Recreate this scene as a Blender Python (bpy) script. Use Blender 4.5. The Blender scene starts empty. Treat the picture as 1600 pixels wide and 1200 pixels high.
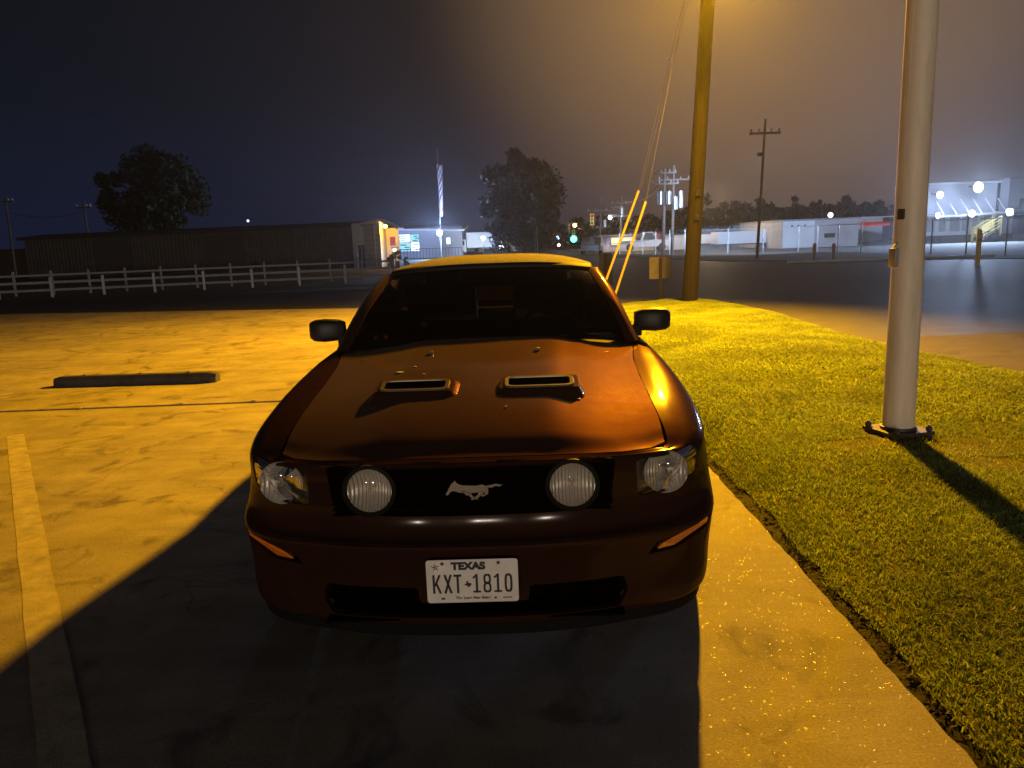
import bpy, bmesh, math, random
import numpy as np
from mathutils import Vector, Matrix

scene = bpy.context.scene
col = scene.collection
rnd = random.Random(7)
nrg = np.random.default_rng(11)
R = math.radians

# ---------------------------------------------------------------- camera
FOC, CAMH, PIT, ROL = 1180.0, 1.50, R(10.8), R(2.1)
_fw = Vector((0, math.cos(PIT), -math.sin(PIT)))
_r0 = Vector((1, 0, 0)); _u0 = _r0.cross(_fw)
_r = _r0 * math.cos(ROL) - _u0 * math.sin(ROL)
_u = _r.cross(_fw)
CAM = Vector((0, 0, CAMH))
cam_data = bpy.data.cameras.new('camera')
cam_data.sensor_width = 36.0
cam_data.lens = FOC / 1600 * 36
cam_data.clip_start = 0.05
cam_data.clip_end = 4000
cam = bpy.data.objects.new('camera', cam_data)
col.objects.link(cam)
mw = Matrix(((_r.x, _u.x, -_fw.x, CAM.x), (_r.y, _u.y, -_fw.y, CAM.y), (_r.z, _u.z, -_fw.z, CAM.z), (0, 0, 0, 1)))
cam.matrix_world = mw
scene.camera = cam

# ---------------------------------------------------------------- render settings, exposure
scene.render.engine = 'CYCLES'
scene.view_settings.view_transform = 'Standard'
scene.view_settings.look = 'None'
scene.view_settings.exposure = 0.0
scene.view_settings.gamma = 1.0
scene.view_settings.use_curve_mapping = False
scene.cycles.use_denoising = True
scene.cycles.max_bounces = 6
scene.cycles.diffuse_bounces = 2
scene.cycles.glossy_bounces = 3
scene.cycles.transparent_max_bounces = 12
scene.cycles.volume_bounces = 0
scene.cycles.sample_clamp_indirect = 4.0
scene.cycles.sample_clamp_direct = 0.0

# ---------------------------------------------------------------- world: night sky with town glow near the horizon
world = bpy.data.worlds.new('World')
scene.world = world
world.use_nodes = True
wn, wl = world.node_tree.nodes, world.node_tree.links
bg = wn['Background']
tc = wn.new('ShaderNodeTexCoord')
sep = wn.new('ShaderNodeSeparateXYZ')
wl.new(tc.outputs['Generated'], sep.inputs[0])
elev = wn.new('ShaderNodeValToRGB')
elev.color_ramp.elements[0].position = 0.0
elev.color_ramp.elements[0].color = (0.0068, 0.0115, 0.034, 1)
elev.color_ramp.elements[1].position = 0.45
elev.color_ramp.elements[1].color = (0.0042, 0.0050, 0.0066, 1)
e = elev.color_ramp.elements.new(0.17); e.color = (0.0050, 0.0070, 0.0125, 1)
wl.new(sep.outputs['Z'], elev.inputs[0])
# the town on one side lights the low cloud brownish purple
azi = wn.new('ShaderNodeMapRange')
azi.inputs['From Min'].default_value = -0.45
azi.inputs['From Max'].default_value = 0.75
azi.interpolation_type = 'SMOOTHSTEP'
wl.new(sep.outputs['X'], azi.inputs['Value'])
town = wn.new('ShaderNodeValToRGB')
town.color_ramp.elements[0].position = 0.0
town.color_ramp.elements[0].color = (0.040, 0.035, 0.048, 1)
town.color_ramp.elements[1].position = 0.6
town.color_ramp.elements[1].color = (0.014, 0.012, 0.014, 1)
wl.new(sep.outputs['Z'], town.inputs[0])
mixw = wn.new('ShaderNodeMix'); mixw.data_type = 'RGBA'
wl.new(azi.outputs[0], mixw.inputs[0])
wl.new(elev.outputs[0], mixw.inputs[6]); wl.new(town.outputs[0], mixw.inputs[7])
# amber lobe painted into the sky, standing in for the sodium lamp's glare
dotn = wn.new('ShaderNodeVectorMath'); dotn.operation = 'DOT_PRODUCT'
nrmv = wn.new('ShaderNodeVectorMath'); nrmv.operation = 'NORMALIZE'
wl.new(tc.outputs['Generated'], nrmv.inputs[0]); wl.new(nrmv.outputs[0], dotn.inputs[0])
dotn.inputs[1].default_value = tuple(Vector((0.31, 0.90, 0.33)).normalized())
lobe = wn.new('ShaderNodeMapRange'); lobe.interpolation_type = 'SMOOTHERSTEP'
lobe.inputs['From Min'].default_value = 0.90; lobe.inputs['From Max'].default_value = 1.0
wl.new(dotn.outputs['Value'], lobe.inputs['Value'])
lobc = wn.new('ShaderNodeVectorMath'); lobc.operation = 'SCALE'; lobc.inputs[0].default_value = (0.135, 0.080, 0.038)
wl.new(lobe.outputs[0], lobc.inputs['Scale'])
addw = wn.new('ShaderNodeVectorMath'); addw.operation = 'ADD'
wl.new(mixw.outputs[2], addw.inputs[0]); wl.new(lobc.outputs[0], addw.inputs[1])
cl = wn.new('ShaderNodeTexNoise'); cl.inputs['Scale'].default_value = 3.0; cl.inputs['Detail'].default_value = 4
wl.new(tc.outputs['Generated'], cl.inputs['Vector'])
clr = wn.new('ShaderNodeMapRange'); clr.inputs['To Min'].default_value = 0.8; clr.inputs['To Max'].default_value = 1.2
wl.new(cl.outputs['Fac'], clr.inputs['Value'])
mulw = wn.new('ShaderNodeVectorMath'); mulw.operation = 'SCALE'
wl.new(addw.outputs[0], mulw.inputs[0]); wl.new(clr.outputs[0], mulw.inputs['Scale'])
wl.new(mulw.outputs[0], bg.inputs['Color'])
bg.inputs['Strength'].default_value = 1.0

# light levels of the lamps (each lamp's own light is made in its builder)
SODIUM = (1.0, 0.46, 0.006)
SODIUM_W = 27000.0
LED = (0.50, 0.66, 1.0)
REAR_FILL_W = 17500.0
HAZE_DENSITY = 0.00065


def at(x, y, Y):
    """world point seen at photo pixel x, y (1600 wide) in the vertical plane at distance Y"""
    d = _fw + _r * ((x - 800) / FOC) - _u * ((y - 600) / FOC)
    return CAM + d * (Y / d.y)


def gp(x, y, z=0.0):
    d = _fw + _r * ((x - 800) / FOC) - _u * ((y - 600) / FOC)
    return CAM + d * ((z - CAMH) / d.z)


# ---------------------------------------------------------------- materials
MATS = {}


def mat(name, base, rough=0.6, metal=0.0, var=0.15, vscale=6.0, bump=0.0, bscale=40.0, coat=0.0, emit=None, estr=0.0, spec=0.5, stretch=(1, 1, 1)):
    if name in MATS:
        return MATS[name]
    m = bpy.data.materials.new(name); m.use_nodes = True
    nt = m.node_tree; n = nt.nodes; l = nt.links
    p = n['Principled BSDF']
    p.inputs['Roughness'].default_value = rough
    p.inputs['Metallic'].default_value = metal
    p.inputs['Specular IOR Level'].default_value = spec
    p.inputs['Coat Weight'].default_value = coat
    p.inputs['Coat Roughness'].default_value = 0.06
    t = n.new('ShaderNodeTexCoord'); mp = n.new('ShaderNodeMapping'); mp.inputs['Scale'].default_value = stretch
    l.new(t.outputs['Object'], mp.inputs[0])
    no = n.new('ShaderNodeTexNoise'); no.inputs['Scale'].default_value = vscale; no.inputs['Detail'].default_value = 5; no.inputs['Roughness'].default_value = 0.6
    l.new(mp.outputs[0], no.inputs['Vector'])
    ra = n.new('ShaderNodeValToRGB')
    ra.color_ramp.elements[0].position = 0.3; ra.color_ramp.elements[1].position = 0.7
    ra.color_ramp.elements[0].color = tuple(c * (1 - var) for c in base) + (1,)
    ra.color_ramp.elements[1].color = tuple(min(1, c * (1 + var)) for c in base) + (1,)
    l.new(no.outputs['Fac'], ra.inputs[0]); l.new(ra.outputs[0], p.inputs['Base Color'])
    if bump:
        b = n.new('ShaderNodeTexNoise'); b.inputs['Scale'].default_value = bscale; b.inputs['Detail'].default_value = 3
        l.new(mp.outputs[0], b.inputs['Vector'])
        bn = n.new('ShaderNodeBump'); bn.inputs['Strength'].default_value = bump; bn.inputs['Distance'].default_value = 0.01
        l.new(b.outputs['Fac'], bn.inputs['Height']); l.new(bn.outputs[0], p.inputs['Normal'])
    if emit:
        p.inputs['Emission Color'].default_value = tuple(emit) + (1,)
        p.inputs['Emission Strength'].default_value = estr
    MATS[name] = m
    return m


def glass(name, tint, rough=0.02, ior=1.5):
    if name in MATS:
        return MATS[name]
    m = bpy.data.materials.new(name); m.use_nodes = True
    n = m.node_tree.nodes; l = m.node_tree.links
    n.remove(n['Principled BSDF'])
    tr = n.new('ShaderNodeBsdfTransparent'); tr.inputs[0].default_value = tuple(tint) + (1,)
    gl = n.new('ShaderNodeBsdfGlossy'); gl.inputs['Roughness'].default_value = rough
    fr = n.new('ShaderNodeFresnel'); fr.inputs[0].default_value = ior
    mx = n.new('ShaderNodeMixShader')
    l.new(fr.outputs[0], mx.inputs[0]); l.new(tr.outputs[0], mx.inputs[1]); l.new(gl.outputs[0], mx.inputs[2])
    l.new(mx.outputs[0], n['Material Output'].inputs[0])
    MATS[name] = m
    return m


def emission(name, color, strength):
    if name in MATS:
        return MATS[name]
    m = bpy.data.materials.new(name); m.use_nodes = True
    n = m.node_tree.nodes; l = m.node_tree.links
    n.remove(n['Principled BSDF'])
    em = n.new('ShaderNodeEmission'); em.inputs[0].default_value = tuple(color) + (1,); em.inputs[1].default_value = strength
    l.new(em.outputs[0], n['Material Output'].inputs[0])
    MATS[name] = m
    return m


def concrete_mat(name, base, streak=0.35, glints=True):
    m = bpy.data.materials.new(name); m.use_nodes = True
    n = m.node_tree.nodes; l = m.node_tree.links
    p = n['Principled BSDF']
    geo = n.new('ShaderNodeNewGeometry')

    def noise(scale, detail=5, stretch=(1, 1, 1), dist=0.0):
        mp = n.new('ShaderNodeMapping'); mp.inputs['Scale'].default_value = stretch
        l.new(geo.outputs['Position'], mp.inputs[0])
        t = n.new('ShaderNodeTexNoise'); t.inputs['Scale'].default_value = scale; t.inputs['Detail'].default_value = detail
        t.inputs['Distortion'].default_value = dist; t.inputs['Roughness'].default_value = 0.62
        l.new(mp.outputs[0], t.inputs['Vector'])
        return t.outputs['Fac']

    def mr(v, a, b, c, d):
        x = n.new('ShaderNodeMapRange'); l.new(v, x.inputs['Value'])
        for k, q in zip(('From Min', 'From Max', 'To Min', 'To Max'), (a, b, c, d)):
            x.inputs[k].default_value = q
        return x.outputs[0]

    def mul(a, b):
        x = n.new('ShaderNodeMath'); x.operation = 'MULTIPLY'; l.new(a, x.inputs[0]); l.new(b, x.inputs[1]); return x.outputs[0]

    broad = mr(noise(0.55, 6), 0.3, 0.72, 0.72, 1.15)
    streaks = mr(noise(1.5, 8, (0.45, 2.0, 1), 0.9), 0.34, 0.66, 1 - streak, 1.08)
    blotch = mr(noise(3.6, 8, (1, 1, 1), 0.6), 0.36, 0.64, 0.84, 1.06)
    stain = mr(noise(1.9, 5, (1, 1, 1), 1.4), 0.54, 0.66, 1.0, 0.48)
    grain = mr(noise(95, 4), 0.3, 0.7, 0.74, 1.2)
    v = mul(mul(mul(mul(broad, streaks), blotch), stain), grain)
    # hairline cracks
    vo = n.new('ShaderNodeTexVoronoi'); vo.feature = 'DISTANCE_TO_EDGE'; vo.inputs['Scale'].default_value = 0.42
    wob = n.new('ShaderNodeTexNoise'); wob.inputs['Scale'].default_value = 2.4; wob.inputs['Detail'].default_value = 6
    l.new(geo.outputs['Position'], wob.inputs['Vector'])
    ad = n.new('ShaderNodeVectorMath'); ad.operation = 'MULTIPLY_ADD'
    l.new(wob.outputs['Color'], ad.inputs[0]); ad.inputs[1].default_value = (0.9, 0.9, 0)
    l.new(geo.outputs['Position'], ad.inputs[2]); l.new(ad.outputs[0], vo.inputs['Vector'])
    crack = mr(vo.outputs['Distance'], 0.0, 0.0035, 0.0, 1.0)
    mask = mr(noise(0.7, 2), 0.50, 0.56, 1.0, 0.0)
    mx = n.new('ShaderNodeMath'); mx.operation = 'MAXIMUM'; l.new(crack, mx.inputs[0]); l.new(mask, mx.inputs[1])
    v = mul(v, mr(mx.outputs[0], 0, 1, 0.5, 1.0))
    sc = n.new('ShaderNodeVectorMath'); sc.operation = 'SCALE'; sc.inputs[0].default_value = base
    l.new(v, sc.inputs['Scale']); l.new(sc.outputs[0], p.inputs['Base Color'])
    # quartz glints in the worn surface: a few small smooth grains
    if glints:
        gv = n.new('ShaderNodeTexVoronoi'); gv.inputs['Scale'].default_value = 165
        l.new(geo.outputs['Position'], gv.inputs['Vector'])
        sp = n.new('ShaderNodeSeparateColor'); l.new(gv.outputs['Color'], sp.inputs[0])
        l.new(mr(sp.outputs[0], 0.982, 0.986, 0.78, 0.20), p.inputs['Roughness'])
    else:
        p.inputs['Roughness'].default_value = 0.8
    b1 = n.new('ShaderNodeBump'); b1.inputs['Strength'].default_value = 0.40; b1.inputs['Distance'].default_value = 0.006
    l.new(noise(170, 4), b1.inputs['Height'])
    b2 = n.new('ShaderNodeBump'); b2.inputs['Strength'].default_value = 0.10; b2.inputs['Distance'].default_value = 0.02
    l.new(noise(7, 5, (0.8, 1.3, 1)), b2.inputs['Height']); l.new(b2.outputs[0], b1.inputs['Normal'])
    l.new(b1.outputs[0], p.inputs['Normal'])
    MATS[name] = m
    return m


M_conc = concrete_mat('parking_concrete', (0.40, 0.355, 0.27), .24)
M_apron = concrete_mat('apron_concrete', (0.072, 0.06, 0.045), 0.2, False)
M_asph = mat('asphalt', (0.036, 0.035, 0.036), 0.62, var=0.35, vscale=2.5, bump=0.5, bscale=60)
M_dirt = mat('dirt', (0.075, 0.06, 0.045), 0.9, var=0.4, vscale=3, bump=0.6, bscale=30)
M_field = mat('dark_field', (0.035, 0.042, 0.022), 0.9, var=0.4, vscale=1.2, bump=0.5, bscale=8)
M_soil = mat('lawn_soil', (0.10, 0.10, 0.03), 0.95, var=0.45, vscale=7, bump=0.8, bscale=45)
M_trench = mat('edge_soil', (0.013, 0.010, 0.007), 0.95, var=0.5, vscale=20, bump=0.8, bscale=60)
M_stripe = mat('worn_yellow_paint', (0.42, 0.375, 0.26), 0.7, var=0.30, vscale=9, bump=0.3, bscale=120)
M_wood = mat('pole_wood', (0.020, 0.0145, 0.010), 0.85, var=0.65, vscale=6, bump=0.6, bscale=25, stretch=(6, 6, 0.35))
M_oldwood = mat('weathered_grey_wood', (0.16, 0.13, 0.11), 0.85, var=0.3)
M_cream = mat('cream_pole_paint', (0.74, 0.66, 0.54), 0.5, var=0.16, vscale=5, bump=0.12, bscale=30, stretch=(3, 3, .35))
M_white = mat('white_paint', (0.72, 0.72, 0.72), 0.5, var=0.1)
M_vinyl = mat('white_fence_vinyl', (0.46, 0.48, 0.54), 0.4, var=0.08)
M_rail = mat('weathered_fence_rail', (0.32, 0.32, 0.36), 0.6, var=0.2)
M_steel = mat('galvanised_steel', (0.42, 0.43, 0.44), 0.4, 0.8, var=0.15)
M_darksteel = mat('dark_steel', (0.06, 0.055, 0.05), 0.5, 0.6, var=0.3)
M_yellow = mat('yellow_guard', (0.70, 0.50, 0.05), 0.45, var=0.12)
M_bark = mat('bark', (0.06, 0.045, 0.035), 0.9, var=0.3, bump=0.5)
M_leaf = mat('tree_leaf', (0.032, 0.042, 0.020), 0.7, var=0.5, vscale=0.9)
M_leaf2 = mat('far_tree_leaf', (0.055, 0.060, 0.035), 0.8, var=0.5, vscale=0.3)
M_shedwall = mat('shed_metal', (0.12, 0.115, 0.10), 0.6, 0.2, var=0.25, vscale=1.5)
M_shedroof = mat('shed_roof_metal', (0.07, 0.07, 0.075), 0.55, 0.3, var=0.2)
M_panelwhite = mat('white_wall_panel', (0.62, 0.62, 0.63), 0.6, var=0.1, vscale=1.0)
M_greysiding = mat('grey_siding', (0.25, 0.24, 0.25), 0.7, var=0.2)
M_storewall = mat('store_wall', (0.36, 0.36, 0.44), 0.7, var=0.1)
M_dockwall = mat('dock_wall', (0.48, 0.48, 0.51), 0.65, var=0.08, vscale=0.6)
M_door = mat('dark_door', (0.07, 0.07, 0.08), 0.5, var=0.2)
M_red = mat('red_paint', (0.45, 0.05, 0.035), 0.5)
M_maroon = mat('maroon_sign', (0.16, 0.03, 0.035), 0.5)
M_black = mat('black_plastic', (0.012, 0.012, 0.013), 0.45, var=0.2)
M_rubber = mat('tyre_rubber', (0.018, 0.018, 0.018), 0.75, var=0.2, bump=0.2)
M_chrome = mat('chrome', (0.82, 0.80, 0.76), 0.12, 1.0, var=0.05)
M_wire = mat('wire', (0.10, 0.09, 0.08), 0.6, 0.0)


# ---------------------------------------------------------------- mesh helpers
class MB:
    def __init__(self):
        self.v = []; self.f = []

    def add(self, vs, fs):
        b = len(self.v)
        self.v += [tuple(p) for p in vs]
        self.f += [tuple(i + b for i in f) for f in fs]
        return self

    def box(self, c, s, rz=0.0, bev=0.0):
        cx, cy, cz = c; hx, hy, hz = s[0] / 2, s[1] / 2, s[2] / 2
        ca, sa = math.cos(rz), math.sin(rz)
        if bev > 0:
            bm = bmesh.new(); bmesh.ops.create_cube(bm, size=1)
            for v in bm.verts:
                v.co = Vector((v.co.x * s[0], v.co.y * s[1], v.co.z * s[2]))
            bmesh.ops.bevel(bm, geom=bm.edges[:], offset=bev, segments=2, profile=0.7, affect='EDGES')
            bm.verts.index_update()
            vs = [(cx + v.co.x * ca - v.co.y * sa, cy + v.co.x * sa + v.co.y * ca, cz + v.co.z) for v in bm.verts]
            fs = [[v.index for v in f.verts] for f in bm.faces]
            bm.free()
            return self.add(vs, fs)
        vs = []
        for z in (-hz, hz):
            for x, y in ((-hx, -hy), (hx, -hy), (hx, hy), (-hx, hy)):
                vs.append((cx + x * ca - y * sa, cy + x * sa + y * ca, cz + z))
        return self.add(vs, [(0, 3, 2, 1), (4, 5, 6, 7), (0, 1, 5, 4), (1, 2, 6, 5), (2, 3, 7, 6), (3, 0, 4, 7)])

    def tube(self, pts, r, n=8, cap=True):
        pts = [Vector(p) for p in pts]
        rs = r if isinstance(r, (list, tuple)) else [r] * len(pts)
        vs = []; fs = []
        for i, p in enumerate(pts):
            d = (pts[min(i + 1, len(pts) - 1)] - pts[max(i - 1, 0)]).normalized()
            a = Vector((0, 0, 1)) if abs(d.z) < 0.9 else Vector((1, 0, 0))
            x = d.cross(a).normalized(); y = d.cross(x)
            for k in range(n):
                t = 2 * math.pi * k / n
                vs.append(p + x * (math.cos(t) * rs[i]) + y * (math.sin(t) * rs[i]))
        for i in range(len(pts) - 1):
            for k in range(n):
                a = i * n + k; b = i * n + (k + 1) % n
                fs.append((a, b, b + n, a + n))
        if cap:
            fs.append(tuple(range(n))[::-1]); fs.append(tuple(range((len(pts) - 1) * n, len(pts) * n)))
        return self.add(vs, fs)

    def lathe(self, prof, c, axis='z', n=32, flip=False):
        """prof: (radius, height along axis)"""
        vs = []; fs = []
        for (r, h) in prof:
            for k in range(n):
                t = 2 * math.pi * k / n
                a, b = r * math.cos(t), r * math.sin(t)
                q = {'z': (a, b, h), 'y': (a, h, b), 'x': (h, a, b)}[axis]
                vs.append((c[0] + q[0], c[1] + q[1], c[2] + q[2]))
        for i in range(len(prof) - 1):
            for k in range(n):
                a = i * n + k; b = i * n + (k + 1) % n
                fs.append((a, b, b + n, a + n))
        return self.add(vs, fs)

    def prism(self, poly, y0, y1):
        """polygon in x,z pushed along y"""
        n = len(poly)
        vs = [(x, y0, z) for x, z in poly] + [(x, y1, z) for x, z in poly]
        fs = [tuple(range(n)), tuple(range(2 * n - 1, n - 1, -1))]
        fs += [(i, i + n, (i + 1) % n + n, (i + 1) % n) for i in range(n)]
        return self.add(vs, fs)

    def plate(self, poly, z0, z1):
        """polygon in x,y with thickness in z"""
        n = len(poly)
        vs = [(x, y, z0) for x, y in poly] + [(x, y, z1) for x, y in poly]
        fs = [tuple(range(n))[::-1], tuple(range(n, 2 * n))]
        fs += [(i, (i + 1) % n, (i + 1) % n + n, i + n) for i in range(n)]
        return self.add(vs, fs)

    def grid(self, P):
        """P[i][j] points"""
        a, b = len(P), len(P[0])
        vs = [p for row in P for p in row]
        fs = [(i * b + j, i * b + j + 1, (i + 1) * b + j + 1, (i + 1) * b + j) for i in range(a - 1) for j in range(b - 1)]
        return self.add(vs, fs)

    def mesh(self, name, recalc=True):
        me = bpy.data.meshes.new(name)
        me.from_pydata(self.v, [], self.f)
        if recalc:
            bm = bmesh.new(); bm.from_mesh(me)
            bmesh.ops.recalc_face_normals(bm, faces=bm.faces[:])
            bm.to_mesh(me); bm.free()
        me.update()
        return me

    def build(self, name, m, parent=None, smooth=None, recalc=True):
        me = self.mesh(name, recalc)
        me.materials.append(m)
        if smooth is not None:
            smooth_mesh(me, smooth)
        return link(name, me, parent)


def smooth_mesh(me, angle=35):
    me.shade_smooth()
    me.set_sharp_from_angle(angle=R(angle))


def link(name, data, parent=None):
    o = bpy.data.objects.new(name, data)
    col.objects.link(o)
    if parent is not None:
        o.parent = parent
    return o


def tag(o, label, cat, group=None):
    o['label'] = label; o['category'] = cat
    if group:
        o['group'] = group
    return o


def thing(name, label, cat, loc=(0, 0, 0), rz=0.0, group=None):
    o = bpy.data.objects.new(name, None)
    o.empty_display_size = 0.3
    col.objects.link(o)
    o.location = loc; o.rotation_euler = (0, 0, rz)
    return tag(o, label, cat, group)


def copy_tree(o, parent=None):
    c = o.copy(); col.objects.link(c)
    if parent is not None:
        c.parent = parent
    for ch in list(o.children):
        copy_tree(ch, c)
    return c


def structure(o):
    o['kind'] = 'structure'; return o


def stuff(o):
    o['kind'] = 'stuff'; return o


def light(name, kind, loc, power, color, radius=0.1, parent=None, target=None, angle=None, blend=1.0):
    d = bpy.data.lights.new(name, kind)
    d.energy = power; d.color = color
    d.shadow_soft_size = radius
    o = bpy.data.objects.new(name, d); col.objects.link(o)
    o.location = loc
    if kind == 'SPOT':
        d.spot_size = angle; d.spot_blend = blend
    if target is not None:
        o.rotation_euler = (Vector(target) - Vector(loc)).to_track_quat('-Z', 'Y').to_euler()
    if parent is not None:
        # the parent stands unrotated: keep the lamp where it is in the world
        o.location = Vector(loc) - parent.location
        o.parent = parent
    return o


def text_mesh(body, size, m, name, parent, loc, sx=1.0, extrude=0.0008, offset=0.0):
    """flat lettering in the x,z plane, facing -y, centred at loc"""
    c = bpy.data.curves.new(name, 'FONT')
    c.body = body; c.size = size; c.align_x = 'CENTER'; c.align_y = 'CENTER'; c.extrude = extrude; c.offset = offset
    t = bpy.data.objects.new(name, c); col.objects.link(t)
    bpy.context.view_layer.update()
    dg = bpy.context.evaluated_depsgraph_get()
    me = bpy.data.meshes.new_from_object(t.evaluated_get(dg))
    bpy.data.objects.remove(t)
    me.transform(Matrix.Translation(loc) @ Matrix.Rotation(R(90), 4, 'X') @ Matrix.Diagonal((sx, 1, 1, 1)))
    me.materials.clear(); me.materials.append(m)
    o = link(name, me, parent)
    return o


def catmull(P, n):
    """resample a list of vectors with Catmull-Rom, n steps per span"""
    P = [np.array(p, float) for p in P]
    out = []
    for i in range(len(P) - 1):
        p0 = P[i - 1] if i > 0 else 2 * P[0] - P[1]
        p1, p2 = P[i], P[i + 1]
        p3 = P[i + 2] if i + 2 < len(P) else 2 * P[-1] - P[-2]
        for k in range(n):
            t = k / n
            out.append(0.5 * ((2 * p1) + (-p0 + p2) * t + (2 * p0 - 5 * p1 + 4 * p2 - p3) * t ** 2 + (-p0 + 3 * p1 - 3 * p2 + p3) * t ** 3))
    out.append(P[-1])
    return out


def interp(x, xs, ys):
    return float(np.interp(x, xs, ys))


# ---------------------------------------------------------------- ground, road, parking lot
g = MB(); g.grid([[(x, y, -0.08) for x in np.linspace(-480, 480, 13)] for y in np.linspace(-480, 480, 13)])
structure(g.build('ground', M_field))

rd = MB(); rd.plate([(4.6, 8.5), (90, 8.5), (90, 31.0), (22, 33.5), (12, 41), (7.0, 60), (6.0, 150), (-4, 150), (-3.0, 60), (0.2, 27), (1.6, 17.6), (5.0, 17.0)], -0.079, -0.045)
structure(rd.build('road', M_asph))
rl = MB(); rl.plate([(-60, 20.6), (-3.4, 18.2), (1.55, 17.5), (0.15, 26.9), (-1.6, 27.4), (-60, 25.5)], -0.079, -0.046)
structure(rl.build('side_street', M_asph))

# concrete lot: slabs with open joints
lot = thing('parking_lot', 'x', 'x', (0, 0, 0))
del lot['label']; del lot['category']; structure(lot)


def slab(poly, z=0.0):
    b = MB(); b.plate(poly, -0.075, z)
    return b.build('concrete_slab', M_conc, lot)


JY = 7.40


def jx(y):  # the slanting lengthwise joint
    return -5.25 + (y - 7.4) * 0.30


slab([(-16, -30), (1.26, -30)] + [(1.268 + rnd.uniform(-.008, .006), y_) for y_ in np.linspace(-2, JY - .03, 120)] + [(-4.99, JY - 0.05), (-16, JY - 0.14)])
slab([(-30, -30), (-16.02, -30), (-16.02, JY - 0.14), (-30, JY - 0.26)])
slab([(jx(JY) + 0.008, JY + 0.005), (1.26, JY + 0.03), (1.30, 17.3), (-3.4, 18.0), (jx(18.0) - 0.2, 18.1)], 0.004)
slab([(-14, JY - 0.075), (jx(JY) - 0.008, JY + 0.005), (jx(18.0) - 0.22, 18.1), (-14, 20.8)], 0.004)
slab([(-30, JY - 0.2), (-14.02, JY - 0.075), (-14.02, 20.8), (-30, 21.4)], 0.004)
# grit in the open joint
jb = MB(); jb.box((-14, JY - 0.05, -0.045), (33, 0.12, 0.04), 0.0045)
structure(jb.build('joint_filler', M_trench))
# bits of broken joint board
for k, (x, y, w) in enumerate(((-3.35, 7.405, 0.10), (-2.62, 7.41, 0.09), (-4.3, 7.39, 0.06))):
    b = MB(); b.box((0, 0, 0.012), (w, 0.03, 0.012), 0.4 + k * 0.3, 0.003)
    o = b.build('joint_board_chip', M_stripe); o.location = (x, y, 0.0)
    tag(o, ('pale splinter of joint board near the car end of the open joint', 'longer pale chip lying across the open concrete joint', 'smallest pale chip in the open joint below the wheel stop')[(1, 0, 2)[k]], 'chip')

# faded angled parking stripe
sp = MB(); ys = np.linspace(0, 1, 26)
d = Vector((2.19, -3.25)).normalized(); nrm = Vector((-d.y, d.x))
P = []
for t in ys:
    c = Vector((-4.3, 6.35)) + d * (t * 6.2)
    w = 0.066
    P.append([(c.x + nrm.x * s * (w + rnd.uniform(-.004, .004)), c.y + nrm.y * s * (w + rnd.uniform(-.004, .004)), 0.0012) for s in (-1, 1)])
sp.grid(P); o = structure(sp.build('painted_line', M_stripe))

# concrete apron across the lawn, verge, puddle
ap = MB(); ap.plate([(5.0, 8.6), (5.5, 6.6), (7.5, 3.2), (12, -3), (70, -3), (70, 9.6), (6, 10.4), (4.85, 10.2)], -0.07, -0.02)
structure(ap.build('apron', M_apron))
vg = MB(); vg.plate([(11.5, 41), (16, 36.2), (22, 31.6), (90, 27), (90, 42), (24, 42), (20, 52), (15, 62), (7.1, 62)], -0.078, -0.02)
structure(vg.build('verge', M_dirt))
kb = MB(); kb.box((0, 0, 0.02), (9.0, 0.16, 0.14), 0.0, 0.01)
o = kb.build('kerb', M_panelwhite); o.location = (17.6, 35.2, -0.02); o.rotation_euler.z = R(-8)
structure(o)

# lawn: a slightly mounded sheet of soil with real blades
LAWN_L = [(-9, 1.42)] + [(y_ * .17, 1.375 + rnd.uniform(-.03, .03) + .012 * math.sin(y_ * .9)) for y_ in range(0, 70)] + [(14, 1.42), (16.0, 1.75), (17.2, 2.7), (17.5, 3.9)]
LAWN_R = [(-9, 13.5), (0, 10.2), (2, 8.2), (3.5, 7.0), (5, 6.15), (7.54, 5.2), (9.5, 4.92), (11.3, 4.84), (13.5, 4.95), (15.1, 4.93), (16.5, 4.6), (17.2, 4.3), (17.5, 3.95)]


def lawn_x(y):
    l = interp(y, [p[0] for p in LAWN_L], [p[1] for p in LAWN_L])
    r = interp(y, [p[0] for p in LAWN_R], [p[1] for p in LAWN_R])
    return l, r


def lawn_z(x, y):
    l, r = lawn_x(y)
    e = min(1.0, max(0.0, min(x - l, r - x)) / 0.25)
    return -0.03 + 0.05 * e + 0.018 * math.sin(x * 2.1 + y * 0.7) * e + 0.012 * math.sin(y * 1.9 - x) * e


ln = MB(); P = []
for y in np.linspace(-9, 17.5, 120):
    l, r = lawn_x(y); P.append([(x, y, lawn_z(x, y)) for x in np.linspace(l, r, 34)])
ln.grid(P); structure(ln.build('lawn', M_soil, smooth=60))

tr = MB(); P = []
for y in np.linspace(-9, 17.2, 200):
    l, r = lawn_x(y)
    a = 1.255 if y < 14 else l - 0.12
    P.append([(a + rnd.uniform(-.012, .006), y, -0.035 + rnd.uniform(-.008, .008)), ((a + l) / 2 + rnd.uniform(-.02, .02), y, -0.05 + rnd.uniform(-.012, .012)), (l + 0.03, y, -0.032)])
tr.grid(P); structure(tr.build('lawn_edge_soil', M_trench))


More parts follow.
